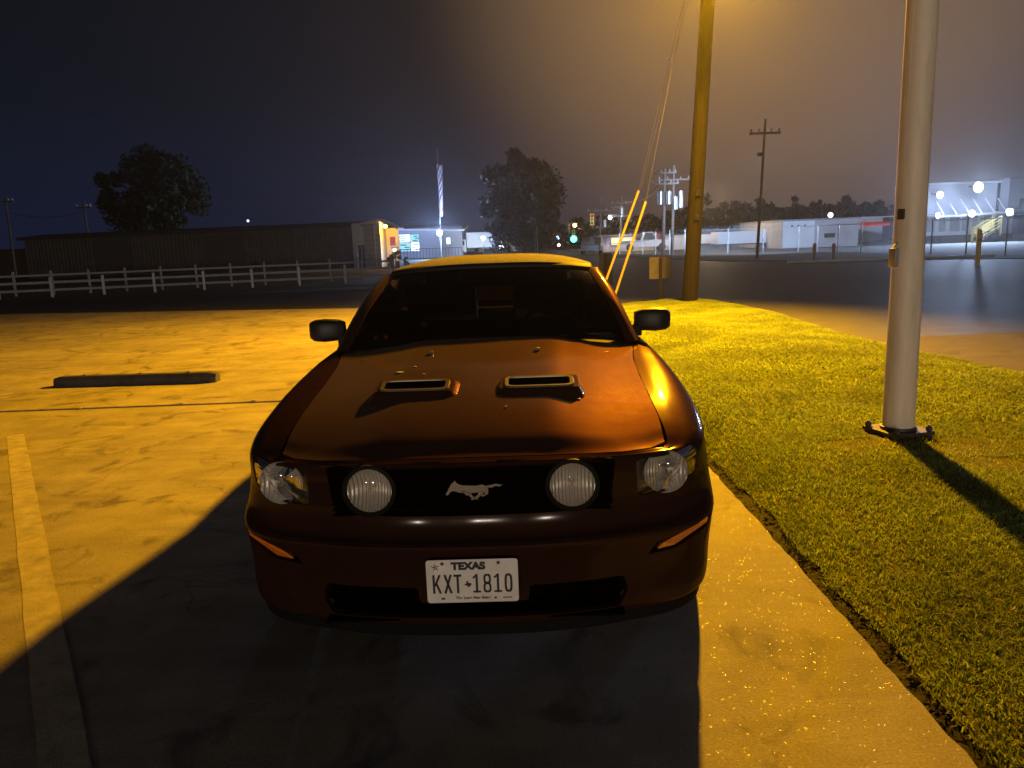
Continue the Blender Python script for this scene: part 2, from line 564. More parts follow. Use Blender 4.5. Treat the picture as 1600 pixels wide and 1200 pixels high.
def blades(n, ymin, ymax, hmin, hmax, wid, name, m, seg2=True, xlo=None):
    ys = nrg.uniform(ymin, ymax, n * 2); L = np.interp(ys, [p[0] for p in LAWN_L], [p[1] for p in LAWN_L]); Rr = np.interp(ys, [p[0] for p in LAWN_R], [p[1] for p in LAWN_R])
    xs = nrg.uniform(1.2, 7.8, n * 2)
    ok = (xs > L - 0.01) & (xs < Rr + 0.02)
    # clumps and thin spots
    cl = np.sin(xs * 7.3 + 2 * np.sin(ys * 3.1)) + np.sin(ys * 8.9 + 1.7 * np.sin(xs * 4.3)) + 0.8 * np.sin(xs * 23 + ys * 17)
    bare = ((xs - 2.95) ** 2 / 0.8 + (ys - 4.95) ** 2 / 0.05 < 1) | ((xs - 3.5) ** 2 / .9 + (ys - 4.45 + .2 * (xs - 3.5)) ** 2 / .03 < 1)
    keep = nrg.uniform(0, 1, n * 2) < np.clip(0.80 + 0.12 * cl, 0.30, 1)
    keep &= ~(bare & (nrg.uniform(0, 1, n * 2) < 0.8))
    post = (xs - 2.69) ** 2 + (ys - 5.25) ** 2 < 0.19 ** 2
    ok &= keep & ~post
    xs, ys = xs[ok][:n], ys[ok][:n]; n = len(xs)
    zs = np.array([lawn_z(a, b) for a, b in zip(xs, ys)])
    h = nrg.uniform(hmin, hmax, n) * np.clip(0.85 + 0.18 * (np.sin(xs * 7.3 + 2 * np.sin(ys * 3.1))), .5, 1.2)
    a = nrg.uniform(0, 2 * math.pi, n); w = wid * nrg.uniform(0.7, 1.3, n)
    lean = h * nrg.uniform(0.4, 1.9, n); b = nrg.uniform(0, 2 * math.pi, n)
    dx, dy = np.cos(a) * w / 2, np.sin(a) * w / 2
    lx, ly = np.cos(b) * lean, np.sin(b) * lean
    V = np.zeros((n, 5, 3), np.float32)
    V[:, 0] = np.stack([xs - dx, ys - dy, zs - .005], 1); V[:, 1] = np.stack([xs + dx, ys + dy, zs - .005], 1)
    V[:, 2] = np.stack([xs + lx * .35 + dx * .8, ys + ly * .35 + dy * .8, zs + h * .62], 1)
    V[:, 3] = np.stack([xs + lx * .35 - dx * .8, ys + ly * .35 - dy * .8, zs + h * .62], 1)
    V[:, 4] = np.stack([xs + lx, ys + ly, zs + h * nrg.uniform(.75, 1.0, n)], 1)
    me = bpy.data.meshes.new(name)
    me.vertices.add(n * 5); me.vertices.foreach_set('co', V.reshape(-1))
    base = (np.arange(n) * 5)[:, None]
    loops = np.concatenate([base + np.array([[0, 1, 2, 3]]), base + np.array([[3, 2, 4]])], 1).astype(np.int32)
    me.loops.add(n * 7); me.loops.foreach_set('vertex_index', loops.reshape(-1))
    me.polygons.add(n * 2)
    st = np.empty((n, 2), np.int32); st[:, 0] = np.arange(n) * 7; st[:, 1] = st[:, 0] + 4
    me.polygons.foreach_set('loop_start', st.reshape(-1))
    me.update(calc_edges=True); me.validate()
    me.materials.append(m)
    o = link(name, me); stuff(o)
    return o


def grass_mat():
    m = bpy.data.materials.new('grass_blade'); m.use_nodes = True
    n = m.node_tree.nodes; l = m.node_tree.links
    p = n['Principled BSDF']; geo = n.new('ShaderNodeNewGeometry')
    ra = n.new('ShaderNodeValToRGB')
    ra.color_ramp.elements[0].color = (0.14, 0.19, 0.025, 1); ra.color_ramp.elements[1].color = (0.31, 0.35, 0.080, 1)
    e = ra.color_ramp.elements.new(0.82); e.color = (0.23, 0.29, 0.045, 1)
    l.new(geo.outputs['Random Per Island'], ra.inputs[0])
    no = n.new('ShaderNodeTexNoise'); no.inputs['Scale'].default_value = 1.3; no.inputs['Detail'].default_value = 4
    l.new(geo.outputs['Position'], no.inputs['Vector'])
    mr = n.new('ShaderNodeMapRange'); mr.inputs['From Min'].default_value = .35; mr.inputs['From Max'].default_value = .65; mr.inputs['To Min'].default_value = .75; mr.inputs['To Max'].default_value = 1.25
    l.new(no.outputs['Fac'], mr.inputs['Value'])
    sc = n.new('ShaderNodeVectorMath'); sc.operation = 'SCALE'; l.new(ra.outputs[0], sc.inputs[0]); l.new(mr.outputs[0], sc.inputs['Scale'])
    l.new(sc.outputs[0], p.inputs['Base Color'])
    p.inputs['Roughness'].default_value = 0.55
    s2 = n.new('ShaderNodeVectorMath'); s2.operation = 'SCALE'; l.new(sc.outputs[0], s2.inputs[0]); s2.inputs['Scale'].default_value = 1.9
    tl = n.new('ShaderNodeBsdfTranslucent'); l.new(s2.outputs[0], tl.inputs[0])
    mx = n.new('ShaderNodeMixShader'); mx.inputs[0].default_value = 0.5
    l.new(p.outputs[0], mx.inputs[1]); l.new(tl.outputs[0], mx.inputs[2]); l.new(mx.outputs[0], n['Material Output'].inputs[0])
    return m


M_grass = grass_mat()
o = blades(250000, 1.2, 5.5, 0.020, 0.042, 0.0048, 'grass', M_grass)
o = blades(280000, 5.5, 17.5, 0.024, 0.042, 0.0085, 'far_grass', M_grass)
# dead leaves and clippings caught in the edge
lv = MB()
for k in range(900):
    y = rnd.uniform(1.3, 9); x = 1.33 + rnd.gauss(0, 0.035); s = rnd.uniform(.006, .018); a = rnd.uniform(0, 6.3); z = -0.028 + rnd.uniform(0, .02)
    ca, sa = math.cos(a) * s, math.sin(a) * s
    lv.add([(x - ca, y - sa, z), (x + sa * .4, y - ca * .4, z + s * .5), (x + ca, y + sa, z + rnd.uniform(0, .01)), (x - sa * .4, y + ca * .4, z + .002)], [(0, 1, 2, 3)])
stuff(lv.build('leaf_litter', M_dirt))
dl = MB()
for k in range(150):
    y = 1.6 + 13 * rnd.random() ** 1.6; l, r = lawn_x(y); x = rnd.uniform(l + .05, min(r - .1, 7.5)); s = rnd.uniform(.012, .026); a = rnd.uniform(0, 6.3); z = lawn_z(x, y) + rnd.uniform(.03, .045)
    ca, sa = math.cos(a) * s, math.sin(a) * s
    dl.add([(x - ca, y - sa, z), (x + sa * .45, y - ca * .45, z + s * .3), (x + ca, y + sa, z + rnd.uniform(-.004, .012)), (x - sa * .45, y + ca * .45, z + .004)], [(0, 1, 2, 3)])
stuff(dl.build('dead_leaves', mat('dry_leaf', (.22, .15, .08), .8, var=.4, vscale=30)))
for k, (x, y, s, lab) in enumerate(((1.14, 4.34, 0.022, 'larger dark clod lying on the bare concrete beside the car'), (1.02, 4.28, 0.011, 'tiny dark crumb on the concrete, closer to the car than the big clod'))):
    bm = bmesh.new(); bmesh.ops.create_icosphere(bm, subdivisions=2, radius=s)
    for v in bm.verts:
        v.co *= 1 + rnd.uniform(-.25, .25); v.co.z = max(v.co.z * .6, -s * .35)
    me = bpy.data.meshes.new('dirt_clod'); bm.to_mesh(me); bm.free(); me.materials.append(M_trench)
    o = link('dirt_clod', me); o.location = (x, y, s * .35); tag(o, lab, 'clod')

# wheel stop of the empty bay
ws = thing('wheel_stop', 'long dark concrete wheel stop lying across the empty parking bay', 'wheel stop', (-4.385, 8.72, 0.004), R(-2.5))
b = MB(); sec = [(-0.085, 0.0), (0.085, 0.0), (0.075, 0.07), (0.05, 0.115), (-0.05, 0.115), (-0.075, 0.07)]
P = []
for t in np.linspace(-0.965, 0.965, 25):
    e_ = 0.82 if abs(t) > .96 else 1.0
    P.append([(t, s[0] * e_, s[1] * e_ + rnd.uniform(-.002, .002) * (s[1] > 0)) for s in sec] + [(t, sec[0][0] * e_, 0)])
b.grid(P); b.add([P[0][k] for k in range(6)], [(0, 1, 2, 3, 4, 5)]); b.add([P[-1][k] for k in range(6)], [(5, 4, 3, 2, 1, 0)])
M_stop = mat('old_concrete_stop', (0.045, 0.041, 0.036), 0.85, var=0.35, vscale=9, bump=0.5, bscale=50)
b.build('stop_block', M_stop, ws)
for sx in (-0.62, 0.05, 0.62):
    b = MB(); b.lathe([(0.0, .012), (.016, .010), (.018, 0), (.018, -.01)], (sx, 0, 0.117), n=10); b.build('anchor_pin', M_darksteel, ws)

# ---------------------------------------------------------------- the car (x right, y back from the nose, z up)
def paint_mat():
    m = bpy.data.materials.new('dark_red_car_paint'); m.use_nodes = True
    n = m.node_tree.nodes; l = m.node_tree.links; p = n['Principled BSDF']
    t = n.new('ShaderNodeTexCoord')
    no = n.new('ShaderNodeTexNoise'); no.inputs['Scale'].default_value = 5; no.inputs['Detail'].default_value = 8; no.inputs['Roughness'].default_value = .7
    l.new(t.outputs['Object'], no.inputs['Vector'])
    ra = n.new('ShaderNodeValToRGB'); ra.color_ramp.elements[0].position = .3; ra.color_ramp.elements[1].position = .75
    ra.color_ramp.elements[0].color = (0.032, 0.014, 0.009, 1); ra.color_ramp.elements[1].color = (0.048, 0.020, 0.012, 1)
    l.new(no.outputs['Fac'], ra.inputs[0]); l.new(ra.outputs[0], p.inputs['Base Color'])
    p.inputs['Metallic'].default_value = 0.19
    p.inputs['Specular Tint'].default_value = (1.0, .66, .45, 1)
    p.inputs['Specular IOR Level'].default_value = 0.0
    fl = n.new('ShaderNodeTexNoise'); fl.inputs['Scale'].default_value = 26; fl.inputs['Detail'].default_value = 6
    l.new(t.outputs['Object'], fl.inputs['Vector'])
    mr = n.new('ShaderNodeMapRange'); mr.inputs['To Min'].default_value = .40; mr.inputs['To Max'].default_value = .50
    l.new(fl.outputs['Fac'], mr.inputs['Value']); l.new(mr.outputs[0], p.inputs['Roughness'])
    p.inputs['Sheen Weight'].default_value = 0.06; p.inputs['Sheen Roughness'].default_value = 0.35; p.inputs['Sheen Tint'].default_value = (.9, .75, .6, 1)
    p.inputs['Coat Weight'].default_value = 0.65
    # dust dulls the clear coat in patches
    m2 = n.new('ShaderNodeMapRange'); m2.inputs['From Min'].default_value = .35; m2.inputs['From Max'].default_value = .7; m2.inputs['To Min'].default_value = .06; m2.inputs['To Max'].default_value = .10
    l.new(no.outputs['Fac'], m2.inputs['Value']); l.new(m2.outputs[0], p.inputs['Coat Roughness'])
    MATS['paint'] = m
    return m


M_paint = paint_mat()
M_paint.node_tree.nodes['Principled BSDF'].label = 'paint'
M_cover = M_paint.copy(); M_cover.name = 'dusty_shaded_paint'   # road film dulls bumper and wings; colour also darkened for the unlit front
_p = M_cover.node_tree.nodes['Principled BSDF']
for _l in list(M_cover.node_tree.links):
    if _l.to_node == _p and _l.to_socket.name == 'Coat Roughness': M_cover.node_tree.links.remove(_l)
_p.inputs['Coat Roughness'].default_value = 0.12; _p.inputs['Coat Weight'].default_value = 0.30; _p.inputs['Sheen Weight'].default_value = 0.0; _p.inputs['Metallic'].default_value = 0.08
for _n in M_cover.node_tree.nodes:
    if _n.bl_idname == 'ShaderNodeValToRGB':
        for _e in _n.color_ramp.elements: _e.color = tuple(c * .68 for c in _e.color[:3]) + (1,)
M_trim = mat('satin_black_trim', (0.006, 0.006, 0.006), 0.6, var=0.1, spec=.2)
M_dull = mat('dull_black', (.003, .003, .003), .8, spec=.05)
M_gloss = mat('gloss_black', (.008, .008, .008), .5, coat=.0)
M_soft = mat('tan_canvas_top', (0.22, 0.19, 0.14), 0.8, var=0.2, vscale=30, bump=0.5, bscale=420)
M_wind = glass('windscreen_glass', (0.46, 0.47, 0.47))
M_tint = glass('tinted_glass', (0.10, 0.10, 0.10))
M_lens = glass('clear_lens', (0.93, 0.93, 0.93))
M_amber = mat('amber_lens', (0.75, 0.24, 0.02), 0.2, var=0.15, vscale=60, coat=0.8)
M_seat = mat('seat_leather', (0.03, 0.028, 0.028), 0.5)
M_plate = mat('plate_white', (0.72, 0.70, 0.66), 0.45, var=0.12, vscale=14)
M_ink = mat('plate_ink', (0.012, 0.012, 0.02), 0.5)
M_rim = mat('alloy_rim', (0.5, 0.5, 0.5), 0.3, 0.9)
M_frame = mat('satin_scoop_frame', (0.32, 0.27, 0.20), 0.32, 0.7)

YAW = R(1.3)
car = thing('parked_car', 'dark red two door coupe parked nose-on with a tan roof and twin hood scoops', 'car', (-0.155, 2.36, 0.0), -YAW)

zs_y = [0.20, 0.25, 0.32, 0.50, 0.72, 1.10, 1.47]; zs_v = [0.762, 0.775, 0.796, 0.842, 0.878, 0.919, 0.955]
zc_y = [0.10, 0.14, 0.20, 0.35, 0.60, 0.90, 1.25, 1.57]; zc_v = [0.785, 0.806, 0.828, 0.866, 0.908, 0.943, 0.975, 0.998]


def _smooth(x, xs, ys):
    # average a few samples to round the polyline
    return sum(interp(x + o, xs, ys) * w for o, w in ((-.06, .2), (-.03, .25), (0, .1), (.03, .25), (.06, .2)))


# stations round half the car: plan point, top-edge point, front weight, rear weight
ST = [((0.0, 0.0), (0.0, 0.098, 0.783), 1, 0), ((0.2, 0.006), (0.2, 0.102, 0.782), 1, 0), ((0.4, 0.032), (0.4, 0.120, 0.777), 1, 0),
      ((0.55, 0.075), (0.53, 0.152, 0.771), 1, 0), ((0.70, 0.128), (0.63, 0.198, 0.768), 1, 0), ((0.805, 0.208), (0.688, 0.246, 0.768), .9, 0),
      ((0.870, 0.308), (0.700, 0.315, 0.792), .6, 0), ((0.903, 0.436), (0.698, 0.42, 0.822), .25, 0), ((0.922, 0.62), (0.695, 0.60, 0.858), 0, 0),
      ((0.936, 0.90), (0.696, 0.88, 0.894), 0, 0), ((0.935, 1.18), (0.710, 1.18, 0.926), 0, 0), ((0.925, 1.47), (0.748, 1.47, 0.955), 0, 0),
      ((0.915, 1.90), (0.800, 1.90, 0.968), 0, 0), ((0.915, 2.40), (0.815, 2.40, 0.975), 0, 0), ((0.922, 2.90), (0.815, 2.90, 0.985), 0, 0),
      ((0.936, 3.35), (0.80, 3.35, 1.0), 0, 0), ((0.940, 3.70), (0.76, 3.70, 1.005), 0, 0), ((0.930, 4.05), (0.72, 4.05, 1.005), 0, .1),
      ((0.905, 4.38), (0.69, 4.35, 1.0), 0, .4), ((0.845, 4.60), (0.66, 4.52, 0.998), 0, .8), ((0.72, 4.71), (0.58, 4.60, 0.998), 0, 1),
      ((0.40, 4.755), (0.36, 4.63, 1.0), 0, 1), ((0.0, 4.765), (0.0, 4.64, 1.003), 0, 1)]
FR = [(.09, .205), (.030, .212), (.012, .25), (.020, .35), (.010, .45), (.0, .503), (.046, .522), (.066, .60), (.058, .68), (.048, .735), (.060, .768)]
SI = [(.13, .205), (.05, .212), (.03, .26), (.012, .36), (.0, .46), (.0, .52), (.004, .60), (.012, .70), (.022, .78), (.036, .85), (.085, 0)]
RE = [(.13, .25), (.06, .26), (.03, .30), (.0, .42), (.0, .50), (.012, .56), (.03, .62), (.03, .72), (.03, .82), (.032, .92), (.055, .98)]


def car_cage():
    cage = []
    n = len(ST)
    for i, (p, h, fwt, rwt) in enumerate(ST):
        a = np.array(ST[max(i - 1, 0)][0]); b = np.array(ST[min(i + 1, n - 1)][0])
        if i == 0: a = b * np.array([-1, 1])
        if i == n - 1: b = a * np.array([-1, 1])
        t = (b - a) / np.linalg.norm(b - a)
        nin = np.array([-t[1], t[0]])  # inward (left of travel from nose to tail on the +x side)
        colp = []
        top = h[2] - 0.022
        for k in range(11):
            fi, fz = FR[k]; si, sz = SI[k]; ri, rz = RE[k]
            if k >= 6:
                sz = .60 + (top - .60) * (0, .34, .60, .82, 1)[k - 6]
                fz = .525 + (h[2] - .012 - .525) * (0, .30, .60, .84, 1)[k - 6]
            sw = 1 - fwt - rwt
            ins = fi * fwt + si * sw + ri * rwt; z = fz * fwt + sz * sw + rz * rwt
            q = np.array(p) + nin * ins
            colp.append(np.array([max(q[0], 0) if i else 0.0, q[1], z]))
        last = colp[-1]; hh = np.array(h)
        mid = last * .45 + hh * .55; mid[2] = max(mid[2], hh[2] - .006) + .001
        colp.append(mid); colp.append(hh)
        # the lip the hood gap is cut in
        colp.append(hh + np.array([0, 0, -0.03]))
        cage.append(colp)
    return cage


cage = car_cage()
nr = len(cage[0])
rows = [catmull([cage[i][k] for i in range(len(cage))], 6) for k in range(nr)]      # along the car
nu = len(rows[0])
fine = []
for j in range(nu):
    c = catmull([rows[k][j] for k in range(nr - 1)], 4)
    c.append(rows[nr - 1][j])
    fine.append([Vector(q) for q in c])
bm = bmesh.new()
for sgn in (1, -1):
    vv = [[bm.verts.new((q.x * sgn, q.y, q.z)) for q in c] for c in fine]
    for i in range(len(vv) - 1):
        for j in range(len(vv[0]) - 1):
            f = (vv[i][j], vv[i + 1][j], vv[i + 1][j + 1], vv[i][j + 1])
            bm.faces.new(f if sgn > 0 else f[::-1])
bmesh.ops.remove_doubles(bm, verts=bm.verts[:], dist=0.0006)
bmesh.ops.recalc_face_normals(bm, faces=bm.faces[:])
bm.normal_update()
# outward normals: test the nose
f0 = min(bm.faces, key=lambda f: (f.calc_center_median() - Vector((0, 0, .45))).length)
if f0.normal.y > 0:
    bmesh.ops.reverse_faces(bm, faces=bm.faces[:])
me = bpy.data.meshes.new('body'); bm.to_mesh(me); bm.free()
body = link('body', me, car)
md = body.modifiers.new('thick', 'SOLIDIFY'); md.thickness = 0.022; md.offset = -1.0


def oval(cx, cz, rx, rz, n=28, p=2.0):
    out = []
    for k in range(n):
        t = 2 * math.pi * k / n; c, s = math.cos(t), math.sin(t)
        out.append((cx + rx * math.copysign(abs(c) ** (2 / p), c), cz + rz * math.copysign(abs(s) ** (2 / p), s)))
    return out


def rpoly(poly, r=0.012, n=3):
    """round the corners of a polygon"""
    out = []; m = len(poly)
    for i in range(m):
        a, b, c = Vector(poly[i - 1]), Vector(poly[i]), Vector(poly[(i + 1) % m])
        p, q = b + (a - b).normalized() * r, b + (c - b).normalized() * r
        for k in range(n + 1):
            t = k / n
            out.append(tuple(p * (1 - t) ** 2 + b * 2 * t * (1 - t) + q * t * t))
    return out


GRILLE = rpoly([(-.465, .590), (.465, .590), (.478, .64), (.492, .757), (.46, .766), (-.46, .766), (-.492, .757), (-.478, .64)], .012)
LAMP = rpoly([(.575, .612), (.70, .618), (.805, .650), (.812, .735), (.79, .757), (.60, .752), (.565, .745)], .016)
TURN = rpoly([(.60, .415), (.70, .420), (.86, .456), (.872, .500), (.80, .494), (.63, .456)], .008)
INTAKE = rpoly([(-.50, .245), (.50, .245), (.53, .30), (.515, .352), (.19, .352), (.185, .30), (-.185, .30), (-.19, .352), (-.515, .352), (-.53, .30)], .014)
def inside(poly, px_, pz_):
    c = False; j = len(poly) - 1
    for i in range(len(poly)):
        (xi, zi), (xj, zj) = poly[i], poly[j]
        if (zi > pz_) != (zj > pz_) and px_ < (xj - xi) * (pz_ - zi) / (zj - zi) + xi:
            c = not c
        j = i
    return c


def cut_opening(bm, poly, ia, ib, inrange):
    """cut the outline poly (axes ia, ib) into the sheet and take out what lies inside"""
    lo = [min(p[k] for p in poly) - .004 for k in (0, 1)]; hi = [max(p[k] for p in poly) + .004 for k in (0, 1)]
    third = 3 - ia - ib

    def near():
        out = []
        for f in bm.faces:
            if not inrange(f.calc_center_median()): continue
            A = [v.co[ia] for v in f.verts]; B2 = [v.co[ib] for v in f.verts]
            if max(A) < lo[0] or min(A) > hi[0] or max(B2) < lo[1] or min(B2) > hi[1]: continue
            out.append(f)
        return out
    for i in range(len(poly)):
        p, q = poly[i], poly[(i + 1) % len(poly)]
        co = [0, 0, 0]; no = [0, 0, 0]
        co[ia], co[ib] = p
        no[ia], no[ib] = -(q[1] - p[1]), q[0] - p[0]
        if Vector(no).length < 1e-6: continue
        fs = near(); geom = set(fs)
        for f in fs:
            geom.update(f.edges); geom.update(f.verts)
        bmesh.ops.bisect_plane(bm, geom=list(geom), dist=1e-6, plane_co=co, plane_no=Vector(no).normalized())
    gone = [f for f in near() if inside(poly, f.calc_center_median()[ia], f.calc_center_median()[ib])]
    bmesh.ops.delete(bm, geom=gone, context='FACES')


bm = bmesh.new(); bm.from_mesh(body.data)
front = lambda c: c.y < .62 and c.z < .80
cut_opening(bm, GRILLE, 0, 2, front); cut_opening(bm, INTAKE, 0, 2, front)
for s in (1, -1):
    for pl_ in (LAMP, TURN):
        cut_opening(bm, [(x * s, z) for x, z in pl_], 0, 2, lambda c: front(c) and c.x * s > .4)
    for wy in (0.93, 3.65):
        cut_opening(bm, [(wy + .368 * math.cos(t), .345 + .368 * math.sin(t)) for t in [2 * math.pi * k / 40 for k in range(40)]], 1, 2, lambda c: c.x * s > .6 and c.z < .80)
bmesh.ops.remove_doubles(bm, verts=bm.verts[:], dist=1e-4)
bm.to_mesh(body.data); bm.free()
bpy.context.view_layer.update()
dg = bpy.context.evaluated_depsgraph_get()
nme = bpy.data.meshes.new_from_object(body.evaluated_get(dg))
body.modifiers.clear()
body.data = nme; nme.name = 'body_mesh'
nme.materials.clear(); nme.materials.append(M_cover)
smooth_mesh(nme, 38)


def front_y(x, z):
    """how far back the fascia skin stands at x, z"""
    x = abs(x); num = den = 0.0
    for c in fine:
        if c[0].y > 1.0: continue
        for q in c[:-2]:
            dd = (q.x - x) ** 2 + (q.z - z) ** 2
            if dd < .0016:
                w = 1 / (dd + 4e-5) ** 2; num += w * q.y; den += w
    return num / den if den else .2


# underbody, wheel wells
b = MB(); b.box((0, 2.4, .24), (1.50, 4.3, .05)); b.box((0, 1.3, .5), (1.2, 0.05, .9)); b.box((0, 3.3, .45), (1.2, 0.05, .5)); b.box((0, .42, .50), (1.15, .03, .5))
b.build('underbody', M_black, car)

# hood
hd = MB(); P = []
def hood_edge(x):     # front edge y at x
    return interp(abs(x), [0, .2, .4, .53, .63, .688], [.103, .107, .125, .157, .203, .250])
for j in range(49):
    u = j / 48 * 2 - 1
    colp = []
    for i in range(44):
        v = (i / 43) ** 1.25
        xs_f = 0.686
        yf = hood_edge(u * xs_f)
        yb = 1.575 - 0.13 * abs(u) ** 2.2
        y = yf + (yb - yf) * v
        xs = interp(y, [.25, .42, .6, .88, 1.18, 1.47], [.684, .692, .689, .690, .704, .742])
        x = u * xs
        a = abs(u)
        zc = _smooth(y, zc_y, zc_v); zs = _smooth(y, zs_y, zs_v) + .004
        # crown, plus the raised centre section
        t_ = min(1, max(0, (a - .36) / .64)); z = zc - (zc - zs) * (.22 * a * a + .78 * t_ * t_ * (3 - 2 * t_) * (1 if a < .99 else 1))
        w = 1 / (1 + math.exp((abs(x) - .30 - .06 * y) / .018))
        z += 0.006 * w * min(1, max(0, (y - .15) / .3))
        k = min(1, max(0, (y - yf) / .10))
        zf = interp(abs(x), [0, .2, .4, .53, .63, .688], [.785, .784, .779, .773, .770, .778]) + .0
        z = zf + (z - zf) * (k * (2 - k))
        colp.append((x, y, z))
    P.append(colp)
hd.grid(P)
edge = [P[j][0] for j in range(49)]
hd.grid([[(e[0], e[1], e[2]), (e[0], e[1] + .003, e[2] - .016), (e[0], e[1] + .02, e[2] - .02)] for e in edge])
hd.grid([[P[0][i], (P[0][i][0] + .004, P[0][i][1], P[0][i][2] - .022)] for i in range(44)])
hd.grid([[P[-1][i], (P[-1][i][0] - .004, P[-1][i][1], P[-1][i][2] - .022)] for i in range(44)])
me = hd.mesh('hood', False)
bmh = bmesh.new(); bmh.from_mesh(me); bmesh.ops.remove_doubles(bmh, verts=bmh.verts[:], dist=.0003); bmesh.ops.recalc_face_normals(bmh, faces=bmh.faces[:]); bmh.to_mesh(me); bmh.free()
me.materials.append(M_paint); smooth_mesh(me, 50)
hood = link('hood', me, car)


def hood_z(x, y):
    best = min(((p[0] - x) ** 2 + (p[1] - y) ** 2, p[2]) for c in P for p in c)
    return best[1]


# hood scoops
SY = 0.63
for s in (-1, 1):
    cx = 0.250 * s
    sc = MB()
    n = 16

    def ring(w, d, r, yo=0.0):
        out = []
        for k in range(28):
            t = 2 * math.pi * (k + .5) / 28; c, q = math.cos(t), math.sin(t)
            out.append((cx + w / 2 * math.copysign(abs(c) ** .28, c), SY + yo + d / 2 * math.copysign(abs(q) ** .28, q)))
        return out
    def topz(x, y):   # the tilted plane of the vent frame
        t = (y - (SY - .055)) / .11
        return hood_z(cx, SY) + .009 + .021 * t
    o0, o1, o2, o3 = ring(.36, .23, .1, .005), ring(.325, .165, .1), ring(.315, .150, .1), ring(.275, .112, .1)
    r0 = [(x, y, hood_z(x, y) - .003) for x, y in o0]
    r1 = [(x, y, topz(x, y) - .010) for x, y in o1]
    r2 = [(x, y, topz(x, y)) for x, y in o2]
    r3 = [(x, y, topz(x, y)) for x, y in o3]
    r4 = [(x, y, topz(x, y) - .03) for x, y in o3]
    sc.grid([[q[k % 28] for k in range(29)] for q in (r0, r1, r2, r3, r4)])
    sco = sc.build('hood_scoop', M_paint, car, smooth=50)
    fr = MB()
    i0, i1, i2 = ring(.280, .117, .1), ring(.274, .111, .1), ring(.246, .088, .1)
    q0 = [(x, y, topz(x, y) + .001) for x, y in i0]; q1 = [(x, y, topz(x, y) + .007) for x, y in i1]; q2 = [(x, y, topz(x, y) + .006) for x, y in i2]; q3 = [(x, y, topz(x, y) + .001) for x, y in i2]
    fr.grid([[q[k % 28] for k in range(29)] for q in (q0, q1, q2, q3)])
    fr.build('scoop_frame', M_frame, sco, smooth=40)
    bk = MB(); i3 = ring(.25, .092, .1); bk.add([(x, y, topz(x, y) - .006) for x, y in i3], [tuple(range(28))]); bk.build('scoop_back', M_dull, sco)
    for k in range(6):
        y = SY - .036 + k * .0145
        lo = MB(); z = topz(cx, y) + .000
        lo.add([(cx - .118, y - .006, z - .004), (cx + .118, y - .006, z - .004), (cx + .118, y + .005, z + .004), (cx - .118, y + .005, z + .004),
                (cx - .118, y - .006, z - .006), (cx + .118, y - .006, z - .006), (cx + .118, y + .005, z + .002), (cx - .118, y + .005, z + .002)],
               [(0, 1, 2, 3), (7, 6, 5, 4), (0, 4, 5, 1), (1, 5, 6, 2), (2, 6, 7, 3), (3, 7, 4, 0)])
        lo.build('louver', M_dull, sco)
# washer nozzles
for x in (-.255, .255):
    b = MB(); z = hood_z(x, 1.22); b.box((x, 1.22, z + .006), (.022, .03, .014), 0, .004); b.build('washer_nozzle', M_black, car)

# droppings and specks on the hood
for x, y, r in ((-.36, .93, .013), (-.30, .99, .006), (-.245, .86, .006), (-.29, .78, .005), (.40, .52, .005), (.12, .42, .004)):
    b = MB(); z = hood_z(x, y)
    b.lathe([(0, .0016), (r * .7, .0014), (r, .0)], (0, 0, 0), n=9); b.v = [(x + p[0] * 1.5 * (1 + rnd.uniform(-.2, .2)), y + p[1], z + p[2] + .001) for p in b.v]
    b.build('bird_dropping', M_plate, hood)

# grille
gr = MB(); gr.prism([(x * .99, z) for x, z in GRILLE], .168, .176); gb = gr.build('grille', mat('matte_black_back', (.0015, .0015, .0015), .9, spec=.02), car)
gm = MB()
def clear_(x, z): return min((x - .345) ** 2, (x + .345) ** 2) + (z - .68) ** 2 > .088 ** 2
for i in range(47):
    x = -.47 + i * .0204
    for j in range(9):
        z = .598 + j * .0195
        if clear_(x, z): gm.box((x + (.0102 if j % 2 else 0), .112, z), (.004, .018, .0195))
for j in range(10):
    for i in range(47):
        x = -.47 + i * .0204; z = .588 + j * .0195
        if clear_(x, z): gm.box((x, .111, z), (.0204, .018, .004))
stuff(gm.build('grille_mesh', mat('matte_grille_black', (.0015, .0015, .0015), .8, spec=.02), gb))
su = MB(); inner = rpoly([(-.452, .604), (.452, .604), (.464, .64), (.476, .748), (.45, .755), (-.45, .755), (-.476, .748), (-.464, .64)], .012)
k = len(GRILLE)
su.grid([[(GRILLE[i % k][0], .062 + .22 * (abs(GRILLE[i % k][0])) ** 2.3, GRILLE[i % k][1]) for i in range(k + 1)], [(inner[i % k][0], .085 + .2 * (abs(inner[i % k][0])) ** 2.3, inner[i % k][1]) for i in range(k + 1)], [(inner[i % k][0], .169, inner[i % k][1]) for i in range(k + 1)]])
su.build('grille_surround', MATS['matte_black_back'], gb)
# lower intake
it = MB(); it.prism([(x * .99, z) for x, z in INTAKE], .12, .13); it.box((0, .085, .237), (1.02, .12, .008)); ib = it.build('lower_intake', MATS['matte_grille_black'], car)
im = MB()
for z in (.272, .298, .324):
    for s in (-1, 1): im.box((.352 * s, .085, z), (.30, .02, .005))
im.box((0, .085, .272), (.95, .02, .005))
stuff(im.build('intake_bars', MATS['matte_grille_black'], ib))
